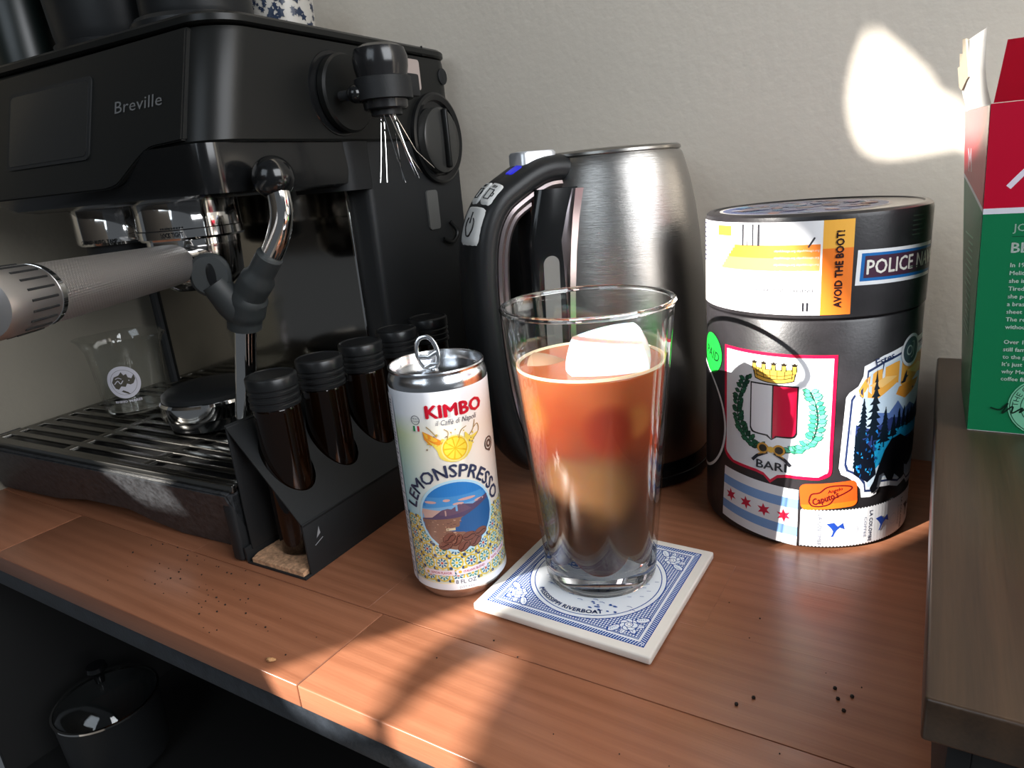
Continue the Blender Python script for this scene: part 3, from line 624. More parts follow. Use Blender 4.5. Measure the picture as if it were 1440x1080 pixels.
# coffee: a cloudy body, clearer and redder towards the top
LZ = 124.5
m = bpy.data.materials.new('iced_coffee'); m.use_nodes = True; nt = m.node_tree; N, Lk = nt.nodes, nt.links; p = N['Principled BSDF']
t = N.new('ShaderNodeTexCoord'); sx_ = N.new('ShaderNodeSeparateXYZ'); Lk.new(t.outputs['Object'], sx_.inputs[0])
nz = N.new('ShaderNodeTexNoise'); nz.inputs['Scale'].default_value = 24; nz.inputs['Detail'].default_value = 2; Lk.new(t.outputs['Object'], nz.inputs[0])
ad = N.new('ShaderNodeMath'); ad.operation = 'MULTIPLY_ADD'; ad.inputs[1].default_value = .05; Lk.new(nz.outputs['Fac'], ad.inputs[0]); Lk.new(sx_.outputs['Z'], ad.inputs[2])
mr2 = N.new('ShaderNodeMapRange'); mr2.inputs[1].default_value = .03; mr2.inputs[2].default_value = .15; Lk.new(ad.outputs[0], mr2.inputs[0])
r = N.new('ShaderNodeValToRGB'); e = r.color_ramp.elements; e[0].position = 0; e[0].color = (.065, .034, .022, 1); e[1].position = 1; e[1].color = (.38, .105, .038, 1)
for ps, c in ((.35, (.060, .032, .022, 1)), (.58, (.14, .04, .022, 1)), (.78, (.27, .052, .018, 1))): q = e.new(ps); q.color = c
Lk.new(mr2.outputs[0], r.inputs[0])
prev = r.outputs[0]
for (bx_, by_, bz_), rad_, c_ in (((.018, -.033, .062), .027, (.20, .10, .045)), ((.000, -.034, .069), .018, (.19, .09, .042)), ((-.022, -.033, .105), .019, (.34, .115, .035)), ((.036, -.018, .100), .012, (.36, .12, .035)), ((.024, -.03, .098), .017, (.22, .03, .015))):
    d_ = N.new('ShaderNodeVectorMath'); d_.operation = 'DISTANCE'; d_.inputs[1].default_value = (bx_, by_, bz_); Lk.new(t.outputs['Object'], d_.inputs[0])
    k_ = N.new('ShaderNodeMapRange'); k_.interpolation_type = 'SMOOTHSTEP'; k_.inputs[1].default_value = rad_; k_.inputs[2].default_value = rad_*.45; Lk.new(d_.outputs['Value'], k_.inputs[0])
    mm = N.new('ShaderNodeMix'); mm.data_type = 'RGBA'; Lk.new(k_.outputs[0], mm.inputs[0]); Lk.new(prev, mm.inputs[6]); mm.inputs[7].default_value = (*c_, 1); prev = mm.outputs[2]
Lk.new(prev, p.inputs['Base Color']); p.inputs['Roughness'].default_value = .12; p.inputs['IOR'].default_value = 1.33
p.inputs['Subsurface Weight'].default_value = 1; p.inputs['Subsurface Radius'].default_value = (1, .35, .12); p.inputs['Subsurface Scale'].default_value = .012
M_cof = m
bm = NB(); seg = 96; rings = []
def cusp(i, n=6): f = (i/seg*n+.55) % 1; return abs(math.sin(PI*f))
for k, z in enumerate([12.4, 24, 40, 60, 80, 100, 115, LZ-1.2, LZ]):
    rg = []
    for i in range(seg):
        zz_ = z
        if k == 0: zz_ = 12.4+12*(1-cusp(i)**.55)
        if k == 1: zz_ = 27
        rad_ = ro_(zz_)-2.75+(.0 if k < 8 else -.9)
        rg.append(bm.verts.new((rad_*math.cos(2*PI*i/seg), rad_*math.sin(2*PI*i/seg), zz_)))
    rings.append(rg)
for A, B in zip(rings, rings[1:]):
    for i in range(seg): bm.faces.new((A[i], A[(i+1) % seg], B[(i+1) % seg], B[i]))
c1 = bm.verts.new((0, 0, 12.2)); c2 = bm.verts.new((0, 0, LZ-.3))
for i in range(seg): bm.faces.new((rings[0][(i+1) % seg], rings[0][i], c1)); bm.faces.new((rings[-1][i], rings[-1][(i+1) % seg], c2))
bmesh.ops.recalc_face_normals(bm, faces=bm.faces)
cf = mk('iced_coffee', bm, M_cof, None, loc=(-156.26, 311.96, 5.42)); tag(cf, 'reddish brown iced coffee filling most of the pint glass', 'drink')
mk('foam_ring', lt([(ro_(LZ)-2.85, LZ-.6), (ro_(LZ)-2.9, LZ+1.0), (ro_(LZ)-3.6, LZ+.8), (ro_(LZ)-4.6, LZ+.05), (ro_(LZ)-4.2, LZ-.6)], 96, close=True), mat('pale_foam', (.85, .62, .42), .5, Subsurface_Weight=.5, Subsurface_Scale=.004), cf)
def ice(name, cx, cy, cz, sx, sy, sz, seed, rot, label, m):
    bm = NB(); bmesh.ops.create_cube(bm, size=2); bmesh.ops.subdivide_edges(bm, edges=bm.edges, cuts=7, use_grid_fill=True)
    rr_ = random.Random(seed); off = [Vector((rr_.uniform(-1, 1), rr_.uniform(-1, 1), rr_.uniform(-1, 1))) for _ in range(5)]
    for v in bm.verts:
        q = v.co.normalized(); v.co = v.co*.42+q*.62
        for o in off: v.co -= .10*max(0, q.dot(o))*o
        v.co = Vector((v.co.x*sx, v.co.y*sy, v.co.z*sz))
    o = mk(name, bm, m, None, loc=(-156.26+cx, 311.96+cy, 5.42+cz), rot=rot); return tag(o, label, 'ice', 'ice cubes floating in the coffee')
M_ice = mat('ice_white', (.93, .93, .92), .22, bump=.3, bscale=120, Subsurface_Weight=.8, Subsurface_Scale=.02, Transmission_Weight=.15, IOR=1.31)
M_ice2 = mat('ice_coffee_tinted', (.62, .36, .24), .12, bump=.4, bscale=90, Transmission_Weight=.45, IOR=1.31, Subsurface_Weight=.3)
ice('ice_cube', 13, -6, 127, 22.5, 19, 15, 2, (.15, -.12, .5), 'large bright white ice cube standing out of the coffee at the right', M_ice)
ice('ice_cube', -21, -10, 118, 13, 11, 8, 4, (.3, .2, .2), 'small coffee-tinted ice cube awash at the left of the glass', M_ice2)

# ------------------------------------------------------------------ drink can
dc = thing('drink_can', 'opened slim aluminium can of lemon coffee with tiled label', 'can', (-231.55, 277.2, 0))
prof = [(0, 3.5), (18, 3), (20.5, .2), (21.8, 0), (23.2, 1), (25.2, 4), (26.6, 7.2), (27, 10), (27, 124.6), (26.9, 127), (26.3, 129.4), (25.4, 131), (25.3, 131.9), (26.0, 132.3), (26.15, 133.2), (25.7, 133.9), (25.0, 133.7), (24.7, 132.6), (24.3, 129), (23.6, 128), (22.6, 127.9), (22, 128.8), (21, 129.2), (0, 129.2)]
mk('can_body', lt(prof, 96), M_alu, dc)
m = mat('can_label_print', '#dfe6ee', .35); nt = m.node_tree; N, Lk = nt.nodes, nt.links
for nn in list(N):
    if nn.type not in ('BSDF_PRINCIPLED', 'OUTPUT_MATERIAL'): N.remove(nn)
t = N.new('ShaderNodeTexCoord'); sx_ = N.new('ShaderNodeSeparateXYZ'); Lk.new(t.outputs['Object'], sx_.inputs[0])
def rampn(src, a0, b0, cols):
    q = N.new('ShaderNodeMapRange'); q.inputs[1].default_value = a0; q.inputs[2].default_value = b0; Lk.new(src, q.inputs[0])
    rr2 = N.new('ShaderNodeValToRGB'); rr2.color_ramp.elements[0].position = cols[0][0]; rr2.color_ramp.elements[0].color = (*lin(cols[0][1]), 1); rr2.color_ramp.elements[1].position = cols[-1][0]; rr2.color_ramp.elements[1].color = (*lin(cols[-1][1]), 1)
    for ps, c in cols[1:-1]: q2_ = rr2.color_ramp.elements.new(ps); q2_.color = (*lin(c), 1)
    Lk.new(q.outputs[0], rr2.inputs[0]); return rr2.outputs[0]
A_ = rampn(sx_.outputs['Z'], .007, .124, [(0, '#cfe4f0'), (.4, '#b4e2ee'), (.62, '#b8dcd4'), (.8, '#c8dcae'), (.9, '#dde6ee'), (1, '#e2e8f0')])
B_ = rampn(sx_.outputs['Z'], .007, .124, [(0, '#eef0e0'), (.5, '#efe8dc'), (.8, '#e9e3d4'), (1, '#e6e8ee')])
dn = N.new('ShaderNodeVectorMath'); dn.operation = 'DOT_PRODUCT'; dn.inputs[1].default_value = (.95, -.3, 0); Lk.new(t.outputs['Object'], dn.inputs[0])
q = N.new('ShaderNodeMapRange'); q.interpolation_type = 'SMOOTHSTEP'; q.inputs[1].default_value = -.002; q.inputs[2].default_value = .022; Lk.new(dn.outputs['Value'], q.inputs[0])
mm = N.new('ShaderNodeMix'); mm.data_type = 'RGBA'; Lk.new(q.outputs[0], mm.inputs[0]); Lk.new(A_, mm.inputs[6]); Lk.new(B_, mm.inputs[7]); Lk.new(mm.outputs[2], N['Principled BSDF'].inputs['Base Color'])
lb = mk('label', lt([(27.0, 8.2), (27.08, 8.4), (27.08, 124.2), (27.0, 124.4)], 96), m, dc)
a = Art(.33); th0 = 48; kx = .4712
def U(th): return (th-th0)*kx
NV = '#39405c'
# tile pattern
for r_ in range(5):
    for c_ in range(13):
        x_, y_ = U(-34)+c_*8.2, 17.5+r_*8.0
        if c_ in (0,): continue
        big = (r_+c_) % 2 == 0
        if math.hypot(x_+2.2, y_-53.6) < 17: continue
        L0 = a.L+1
        a.rect(x_-4.1, x_+4.1, max(12.6, y_-4), min(54, y_+4), '#d3dfd8')
        a.ring(x_, y_, 3.5, .9, '#d8bd3e', n=12)
        for k in range(8): t_ = k*PI/4; a.disc(x_+2.1*math.cos(t_), y_+2.1*math.sin(t_), 1.1, '#2c6a92' if big else '#3a8a86', ry=.5, rot=t_, n=8)
        a.disc(x_, y_, .8, '#c8502c' if big else '#e0c040', n=8)
        for sx2, sy2 in ((1, 1), (1, -1), (-1, 1), (-1, -1)): a.disc(x_+sx2*3.5, y_+sy2*3.4, 1.05, '#c9ae34' if big else '#31486e', n=8)
a.rect(U(-34)+4, U(150), 12.2, 13.4, '#efe6c8')
xc, zc = -2.2, 53.6
a.disc(xc, zc, 21.4, '#b8e0f2', n=56); a.disc(xc, zc, 20, '#2f7fc8', n=56)
clipc = [(xc+20*math.cos(R(k*15)), zc+20*math.sin(R(k*15)), math.cos(R(k*15)), math.sin(R(k*15))) for k in range(24)]
def cp(pts, c): a.poly([(xc+x, zc+y) for x, y in pts], c, clip=clipc)
cp([(-21, -3), (21, -3), (21, 12), (-21, 12)], '#4b93d0'); cp([(-21, -2), (21, -2), (21, 7), (0, 7), (-21, 5)], '#7aaed8'); cp([(-21, -2), (-2, -2), (-6, 4), (-21, 5)], '#c9a89c')
for x_, y_, w_ in ((-14, 9, 3.4), (-5, 10, 2), (6, 9.4, 5), (1, 7.4, 3), (13, 6.8, 3)): a.disc(xc+x_, zc+y_, w_, '#d6a8a0', ry=.8, n=16, clip=clipc)
cp([(-21, -1), (-14, 0), (-8, 4.5), (-5, 5.2), (-3, 4.6), (1, 7), (4, 6.8), (9, 5.4), (15, 7.4), (21, 9), (21, -6), (-21, -6)], '#5a4a66'); cp([(-8, 4.5), (-5, 5.2), (-3, 4.6), (1, 7), (4, 6.8), (8, 3), (-4, 1), (-10, 1.5)], '#6c5468')
cp([(-21, -1.5), (4, -.5), (0, -6), (-6, -8), (4, -10), (10, -14), (8, -21), (-21, -21)], '#8a6656'); cp([(2, -1), (12, 3), (21, 7), (21, -16), (10, -14), (2, -9.5), (-6, -8), (-1, -6)], '#2c5f96')
rk = random.Random(11)
for k in range(120):
    x_ = rk.uniform(-20, 6); y_ = rk.uniform(-18, -1.5)
    if math.hypot(x_, y_) > 18.5 or x_ > 2-y_*-.2: continue
    a.rect(xc+x_, xc+x_+rk.uniform(.5, 1.5), zc+y_, zc+y_+rk.uniform(.2, .6), rk.choice(['#b88c70', '#6a4a44', '#c8a48c', '#7a5850', '#94705c']), layer=a.L+1 if k % 6 == 0 else a.L)
a.rect(xc-7, xc-2, zc-8, zc-6.6, '#d8c8a4')
for x_, y_, rt_ in ((-8.5, -17, .2), (-2, -14, .9), (5, -13, .1), (1.5, -18.4, .7), (8.5, -17, .6), (12, -12.5, .1), (-6, -12.5, .6)):
    a.disc(xc+x_, zc+y_, 4.0, '#4a2822', ry=2.7, rot=rt_, n=18); a.disc(xc+x_, zc+y_+.2, 3.7, '#7c5044', ry=2.35, rot=rt_, n=18); a.line([(xc+x_+t_*math.cos(rt_)-.5*math.sin(t_)*math.sin(rt_), zc+y_+t_*math.sin(rt_)+.5*math.sin(t_)) for t_ in (-3, -1.5, 0, 1.5, 3)], .55, '#3a1c18')
a.text('LEMONSPRESSO', 0, 0, 7.2, NV, arc=(-3.1, 53.8, 23.0, 1), rot=R(87), wd=66, bold=.022)
# ribbons
for x_, z_, tt in ((-16.5, 19.4, 'LEMON FLAVOR'), (2.5, 20, 'ITALIAN BLEND'), (20, 23, 'REAL COFFEE')):
    rt_ = R(0 if x_ < 0 else 4 if x_ < 10 else 9); 
    a.poly([(x_+u*math.cos(rt_)-v*math.sin(rt_), z_+u*math.sin(rt_)+v*math.cos(rt_)) for u, v in ((-9, -1.7), (9, -1.7), (9, 1.7), (-9, 1.7))], '#ecdde6')
    a.disc(x_-7, z_-.3, .95, '#dcae38', n=10); a.text(tt, x_+1.2, z_-.7, 1.35, '#b02850', rot=rt_, wd=12.5, bold=.03)
a.rect(U(-24), U(150), 8.6, 12.4, '#eceef2'); a.rect(-8.2, 4.6, 8.6, 15.6, '#eaecf0')
a.text('8 FL OZ', -1.8, 12.4, 2.4, '#3a4058', wd=11.5, bold=.02); a.text('(237 mL)', -1.8, 9.4, 1.5, '#5a6078', wd=8)
# wordmark
a.text('KIMBO', 3.3, 110.6, 6.8, '#c8142e', wd=32, bold=.045); a.text('il Caffè di Napoli', 3.6, 106.3, 2.9, '#4a5060', wd=23, shear=.35)
a.ring(U(8.6), 109.6, 2.4, .3, '#3c4454', n=20); a.text('TRULY', U(8.6), 109.9, .9, '#3c4454'); a.text('ITALIAN', U(8.6), 108.5, .8, '#3c4454')
for k, c in enumerate(('#1f8a4a', '#e8ecf0', '#c83040')): a.rect(U(8.6)-1.8+k*1.2, U(8.6)-.6+k*1.2, 103.4, 106.4, c)
# lemon splash
YL = '#e8c832'
a.poly(sp2([(-13.5, 99), (-9, 93), (-7.4, 88), (-2, 85.4), (5, 85.8), (9.4, 90), (11.6, 95), (15, 98.5), (10, 97.6), (7, 100.6), (6, 97), (1, 98.2), (-2, 96.4), (-5.5, 99), (-7, 95.4), (-11, 97)], 3), '#ecd45a')
a.poly([(-15.4, 103.4), (-12, 101.8), (-7, 98.6), (-4.6, 96.6), (-8, 95), (-12.4, 96), (-14.8, 99)], '#e8902a'); a.poly([(-15.2, 103), (-11, 100.6), (-6, 97.4), (-10, 97.6), (-13.6, 99.6)], '#f4bc3c')
a.disc(.8, 92.8, 7.4, '#f0e08a', n=32); a.disc(.8, 92.8, 6.6, '#e8b81e', n=32)
for k in range(9):
    t_ = 2*PI*k/9; a.poly([(.8+.6*math.cos(t_), 92.8+.6*math.sin(t_)), (.8+5.9*math.cos(t_-.28), 92.8+5.9*math.sin(t_-.28)), (.8+6.1*math.cos(t_), 92.8+6.1*math.sin(t_)), (.8+5.9*math.cos(t_+.28), 92.8+5.9*math.sin(t_+.28))], '#f6dc48')
for k in range(26):
    t_ = rk.uniform(0, PI); q_ = rk.uniform(9, 15); a.disc(q_*math.cos(t_), 93+q_*.75*math.sin(t_), rk.uniform(.2, .55), rk.choice(['#c8a83a', '#8a7a68', '#e0c850']), n=8)
for pts in ([(9, 98), (12, 101), (13.5, 105.5)], [(11, 95), (15.5, 99), (15, 103), (12.5, 101.6)], [(-3, 98), (-2, 102), (-4, 104)], [(3, 98), (5, 102), (8, 103.6)], [(-8, 100), (-11, 104), (-13, 106)]): a.line(sp2(pts, 4), .45, '#a88a50')
a.ring(U(97), 88.5, 3.6, .8, '#6a5044', n=16); a.ring(U(97), 88.5, 1.8, 1.2, '#6a5044', n=8); a.disc(U(97), 84.8, .9, '#6a5044', n=8)
# side panel with small print
a.rect(U(-45), U(-27), 9, 121, '#e9ecf2'); a.line([(U(-27), 9), (U(-27), 120)], .25, '#6a7488')
zz_ = 118
while zz_ > 14: a.rect(U(-40), U(-29.5)-random.uniform(0, 2.6), zz_-.9, zz_, '#4c566c'); zz_ -= random.choice([1.7, 1.7, 3.4])
a.build('label_print', cylmap(27.08, th0), lb, step=1.6, dz=.0015, base=.03)
# lid details and the lifted tab
mk('mouth_opening', lt([(0, .35), (7.2, .35), (7.6, .1), (0, .1)], 32, c=(7, -11)), mat('mouth_dark', (.03, .012, .006), .3), dc, loc=(0, 0, 129.1))
tabm = NB(); loop = []
for i in range(40):
    t_ = 2*PI*i/40; x_ = 5.6*math.copysign(abs(math.cos(t_))**.8, math.cos(t_)); z_ = 8.8*math.sin(t_); loop.append((x_, 0, z_+9))
tube(tabm, loop, 1.25, 10, True); tube(tabm, [(-5.2, 0, 8), (0, 0, 6.4), (5.2, 0, 8)], 1.5, 8); tube(tabm, [(-3.6, 0, 1.6), (0, 0, 2.6), (3.6, 0, 1.6)], 1.4, 8)
for v in tabm.verts: v.co.y *= .6
mk('pull_tab', tabm, M_alu, dc, loc=(-1.5, -2, 129.6), rot=(R(-12), R(-12), R(30)))
mk('rivet', lt([(0, 1.5), (1.8, 1.3), (2.3, .2), (2.6, 0)], 20), M_alu, dc, loc=(.5, -2.5, 129.1))

# ------------------------------------------------------------------ kettle
KA = R(180+58)
kt = thing('electric_kettle', 'brushed steel electric kettle with black control handle by the wall', 'kettle', (-212, 475.5, 0))
kp = [(64, 16), (66, 19), (66, 60), (65.5, 90), (64.4, 120), (63.2, 145), (61, 172), (58, 195), (54.5, 213), (51.5, 224), (49, 231.5), (47, 234), (0, 234)]
mk('body', lt(kp, 96), M_steel, kt)
mk('lid', lt([(47.5, 233.6), (48.2, 234.4), (48, 236), (46, 237.2), (20, 238.4), (0, 238.6)], 72), mat('kettle_lid', (.30, .29, .27), .3, 1), kt)
mk('base', lt([(0, 0), (64, 0), (67.5, 1.2), (68, 3), (67.2, 8), (66.6, 8.4), (66.8, 15.6), (66.2, 18.6), (60, 18.8)], 96), M_blackgl, kt)
hu = Vector((math.cos(KA), math.sin(KA), 0)); hn = Vector((-hu.y, hu.x, 0))      # outwards; across
hp = spline([(34, 224, 0), (48, 227, 0), (64, 226, 0), (82, 218, 0), (98, 207, 0), (108, 188, 0), (112, 160, 0), (112, 120, 0), (109, 80, 0), (103, 48, 0), (94, 30, 0), (82, 22, 0), (62, 20, 0)], 5)
def sweep(path, sec):
    """sec(s) -> list of (n, across) offsets; n along the outward normal in the handle plane"""
    rings = []; n = len(path)
    for i, p_ in enumerate(path):
        t_ = (path[min(i+1, n-1)]-path[max(i-1, 0)]).normalized(); nn_ = Vector((-t_.y, t_.x, 0)); nn_ = nn_ if nn_.dot(Vector((1, .4, 0))) > 0 or i < 8 else -nn_
        if i < 8 and nn_.y < 0: nn_ = -nn_
        rg = []
        for (o, c) in sec(i/(n-1)):
            q = p_+nn_*o; rg.append(hu*q.x+hn*c+Vector((0, 0, q.y)))
        rings.append(rg)
    return loft(NB(), rings)
def sec(wd, th, off=0, n=14, pw=.62):
    return [(off+th*math.copysign(abs(math.sin(t))**pw, math.sin(t)), wd*math.copysign(abs(math.cos(t))**pw, math.cos(t))) for t in (2*PI*i/n/1 for i in range(n))]
mk('handle', sweep(hp, lambda s: sec(20, 10, 0, 20, .8)), M_black, kt)
M_pink = mat('satin_rose_steel', (.50, .42, .42), .28, 1)
hp2 = hp[6:-8]
mk('handle_trim', sweep(hp2, lambda s: sec(17.5, 3.4, -9.6)), M_pink, kt)
mk('handle_trim', sweep(hp2, lambda s: sec(16.6, 3.0, -14.2)), M_pink, kt)
def kr(z):
    for (r0, z0), (r1, z1) in zip(kp, kp[1:]):
        if z0 <= z <= z1: return r0+(r1-r0)*(z-z0)/(z1-z0+1e-9)
    return 66
def kpatch(name, wfun, z0, z1, d, m, par, nz_=24, nx_=10, zc_=None):
    bm = NB(); G = []
    for i in range(nz_+1):
        z = z0+(z1-z0)*i/nz_; wv = wfun((z-z0)/(z1-z0)); rg = []
        for j in range(nx_+1):
            an = KA+wv/66*(2*j/nx_-1); e_ = d if 0 < j < nx_ and 0 < i < nz_ else -.5
            rg.append(bm.verts.new(((kr(z)+e_)*math.cos(an), (kr(z)+e_)*math.sin(an), z)))
        G.append(rg)
    for i in range(nz_):
        for j in range(nx_): bm.faces.new((G[i][j], G[i][j+1], G[i+1][j+1], G[i+1][j]))
    bmesh.ops.recalc_face_normals(bm, faces=bm.faces); return mk(name, bm, m, par)
def housing(z0, z1, ro0, wo, wi, d):
    rings = []
    for i in range(13):
        z = z0+(z1-z0)*i/12; t = (z-z0)/(z1-z0); ro = ro0+d-3*t-8*max(0, t-.85)/.15; ri = 40-6*t
        pts = [(ri, -wi), (kr(z)-4, -wi), (ro-5, -wo-.8), (ro-1.5, -wo+1.5), (ro, -wo+5), (ro, wo-5), (ro-1.5, wo-1.5), (ro-5, wo+.8), (kr(z)-4, wi), (ri, wi)]
        rings.append([hu*p+hn*c+Vector((0, 0, z)) for p, c in pts])
    return loft(NB(), rings)
mk('spine_trim', housing(20, 214, 66, 27, 31.5, 0), M_pink, kt)
sp_ = mk('spine', housing(19.5, 215, 84, 22.5, 27.5, 0), M_blackgl, kt)
bm = NB(); wo_ = rrect(-5.5, 5.5, 56, 172, 5.4)
def wpt(x, z, l):
    t = (z-19.5)/199.5; A_ = hu*(kr(z)-4)+hn*27.5; B_ = hu*(84-3*t-5)+hn*23.3; C_ = A_.lerp(B_, .58)+(B_-A_).normalized()*x; nrm = Vector((-(B_-A_).y, (B_-A_).x, 0)).normalized()
    nrm = nrm if nrm.dot(hn) > 0 else -nrm
    return C_+nrm*l+Vector((0, 0, z))
prism(bm, wo_, lambda x, z: wpt(x, z, .9), lambda x, z: wpt(x, z, -.8)); mk('water_window', bm, mat('water_window_grey', (.22, .215, .20), .12), sp_)
def btn(name, z_range, a0, a1, m, lift=.9, par=None, rr3=2.5):
    """patch on the handle's outer face, from path index f0..f1 and across a0..a1"""
    f0, f1 = z_range; bm = NB(); G = []; n = 12
    for i in range(n+1):
        f = f0+(f1-f0)*i/n; k = int(f); p_ = hp[k].lerp(hp[k+1], f-k); t_ = (hp[k+1]-hp[k-1]).normalized(); nn_ = Vector((-t_.y, t_.x, 0)); nn_ = nn_ if nn_.x+nn_.y > 0 else -nn_
        rg = []
        for j in range(9):
            u = 2*j/8-1; ed = max(0, (abs(u)-.8)/.2, (abs(2*i/n-1)-.8)/.2); inset = rr3*max(0, (abs(2*i/n-1)-.6)/.4)**2
            c = (a0+a1)/2+u*((a1-a0)/2-inset); cc_ = min(1, abs(c)/19.4); bul = 10*(1-cc_**2.5)**.4 if cc_ < 1 else 0
            q = p_+nn_*(bul+(lift if i not in (0, n) and j not in (0, 8) else -.4)); rg.append(bm.verts.new(hu*q.x+hn*c+Vector((0, 0, q.y))))
        G.append(rg)
    for i in range(n):
        for j in range(8): bm.faces.new((G[i][j], G[i][j+1], G[i+1][j+1], G[i+1][j]))
    bmesh.ops.recalc_face_normals(bm, faces=bm.faces); return mk(name, bm, m, par or kt)
M_btn = mat('pale_grey_button', (.62, .63, .62), .35)
pb = btn('power_button', (21.4, 26.4), -9, 17.5, M_btn); b1 = btn('program_button', (17.4, 21.2), 4.6, 17.5, M_btn); b2 = btn('program_button', (17.4, 21.2), -9, 3.8, M_btn)
btn('display', (12.6, 15.2), 2, 12, mat('blue_display', (.01, .01, .25), .3, Emission_Color=(.02, .03, .9, 1), Emission_Strength=.5), .4)
def hface(f, c, lift=1.1):
    k = int(f); p_ = hp[k].lerp(hp[k+1], f-k); t_ = (hp[k+1]-hp[k-1]).normalized(); nn_ = Vector((-t_.y, t_.x, 0)); nn_ = nn_ if nn_.x+nn_.y > 0 else -nn_
    cc_ = min(1, abs(c)/19.4); q = p_+nn_*(10*(1-cc_**2.5)**.4+lift); return hu*q.x+hn*c+Vector((0, 0, q.y))
ic = NB(); cpt = [hface(24.0+1.25*math.cos(R(t)), 4.5+5.0*math.sin(R(t))) for t in range(-140, 141, 14)]; tube(ic, cpt, .55, 6); tube(ic, [hface(22.3, 4.5), hface(23.8, 4.5)], .55, 6)
mk('power_symbol', ic, M_blackmt, pb)
for bb_, c0 in ((b1, 11), (b2, -2.5)):
    ic = NB()
    P_ = [(20.2, -2.6), (18.9, -2.8), (18.9, 2.4), (20.2, 2.2)]; tube(ic, [hface(f, c0+c) for f, c in P_], .4, 6, True, False); tube(ic, [hface(f, c0+c) for f, c in ((19.2, 2.6), (19.3, 4), (19.8, 3.8), (19.9, 2.6))], .35, 6)
    for dx_ in (-1.5, 0, 1.5): tube(ic, [hface(18.5, c0+dx_), hface(18.0, c0+dx_+.4)], .3, 6)
    mk('cup_symbol', ic, M_blackmt, bb_)
bm = NB(); loft(bm, [[(hu*p[0]+hn*p[1]+Vector((0, 0, z))) for p in rrect(50+i_, 78-i_, -11+i_, 11-i_, 5)] for z, i_ in ((226, 0), (238, 0), (239.6, .8), (240, 2))]); mk('lid_button', bm, mat('silver_button', (.68, .70, .73), .3, .6), kt)

# ------------------------------------------------------------------ coffee bean tubes in their holder
ho = thing('vial_holder', 'black stepped metal holder with cork base for the dosing vials', 'holder', (-345, 236, 0), R(2.4))
HL = 215
# local frame: x right (0 = centre), y along the row
bm = NB(); box(bm, 26.2, 27.6, 0, HL, 0, 35.5, .3); mk('side_wall', bm, M_blackmt, ho)
bm = NB(); box(bm, -25.2, -23.8, 0, HL, 8, 93, .3); mk('side_wall', bm, M_blackmt, ho)
bm = NB(); box(bm, -24.6, 27.6, -5, HL, 0, 1.4, .2); mk('base_plate', bm, M_blackmt, ho)
bm = NB(); prism(bm, [(-24.6, 1.4)]+[(-24.6-1.6*math.sin(R(t)), 1.4+5*(1-math.cos(R(t)))) for t in (0, 30, 60, 90)]+[(-26.2, 11), (-25, 11), (-24.4, 7)], lambda x, z: (x, -5, z), lambda x, z: (x, HL, z)); mk('curled_lip', bm, M_blackmt, ho)
bm = NB(); prism(bm, [(-21, -4), (25, -4), (25.5, HL-2), (-22.5, HL-2), (-23.5, 3)], lambda x, y: (x, y, 1.4), lambda x, y: (x, y, 4.2)); mk('cork_base', bm, mat('cork', (.48, .27, .15), .9, bump=1, bscale=420, cvar=.45, cscale=380), ho)
BY = [21+40.5*i for i in range(5)]
# sloping top plate with round holes the vials drop through
def slope_z(x): return 35.5+(26.9-x)/53.8*60
cu = bpy.data.curves.new('pl', 'CURVE'); cu.dimensions = '2D'; cu.fill_mode = 'BOTH'; cu.resolution_u = 8
kk = math.hypot(53.8, 60)/53.8
def spl2(c_, pts):
    s_ = c_.splines.new('POLY'); s_.points.add(len(pts)-1); s_.use_cyclic_u = True
    for q, (x, y) in zip(s_.points, pts): q.co = (x, y, 0, 1)
spl2(cu, [(-25.4, 0), (27.6, 0), (27.6, HL), (-25.4, HL)])
for y in BY: spl2(cu, [(15.6*math.cos(2*PI*i/40), y+15.6*math.sin(2*PI*i/40)) for i in range(40)])
o_ = bpy.data.objects.new('pl', cu); me = bpy.data.meshes.new_from_object(o_); bpy.data.objects.remove(o_)
bm = NB(); bm.from_mesh(me); bpy.data.meshes.remove(me)
for v in bm.verts: v.co.z = slope_z(v.co.x)
bmesh.ops.solidify(bm, geom=bm.faces[:], thickness=1.2); bmesh.ops.recalc_face_normals(bm, faces=bm.faces); mk('sloping_plate', bm, M_blackmt, ho, smooth=False)
a = Art(.5); a.poly([(9, 22), (12, 29), (12.6, 24)], '#8a8c90'); a.line([(7, 18), (14, 20.5)], .6, '#8a8c90'); a.build('etched_mark', lambda x, y, h: (27.6+h, x, y), ho, None)
M_amber = mat('amber_glass', (.007, .0025, .0008), .06, Transmission_Weight=.2, IOR=1.5)
vials = []
def vial():
    t_ = thing('dosing_vial', '', 'vial', (0, 0, 4.4))
    mk('tube', lt([(0, 0), (12.6, 0), (14, 1.2), (14.2, 4), (14.2, 97), (13.6, 99.5), (12.4, 101), (11.4, 101), (11.6, 98), (12.6, 95), (12.6, 4), (0, 3)], 48), M_amber, t_)
    mk('beans', lt([(0, 3.2), (12, 3.4), (12.3, 36), (8, 40), (0, 42)], 32), mat('dark_beans', (.015, .006, .003), .5, bump=1, bscale=160), t_)
    cp_ = [(0, 98.6), (14.6, 98.6), (15.4, 99.2), (15.4, 101.2), (14.7, 101.8), (14.7, 103), (15.4, 103.6), (15.4, 105.4), (14.7, 106), (14.7, 107.2), (15.4, 107.8), (15.4, 109.4), (14.8, 110), (14.8, 110.8), (15.5, 111.4), (15.5, 117.4), (15, 118.2), (13.9, 118.7), (13.2, 118.1), (0, 118.1)]
    mk('cap', lt(cp_, 48), mat('black_anodised', (.014, .015, .016), .3, .3), t_); return t_
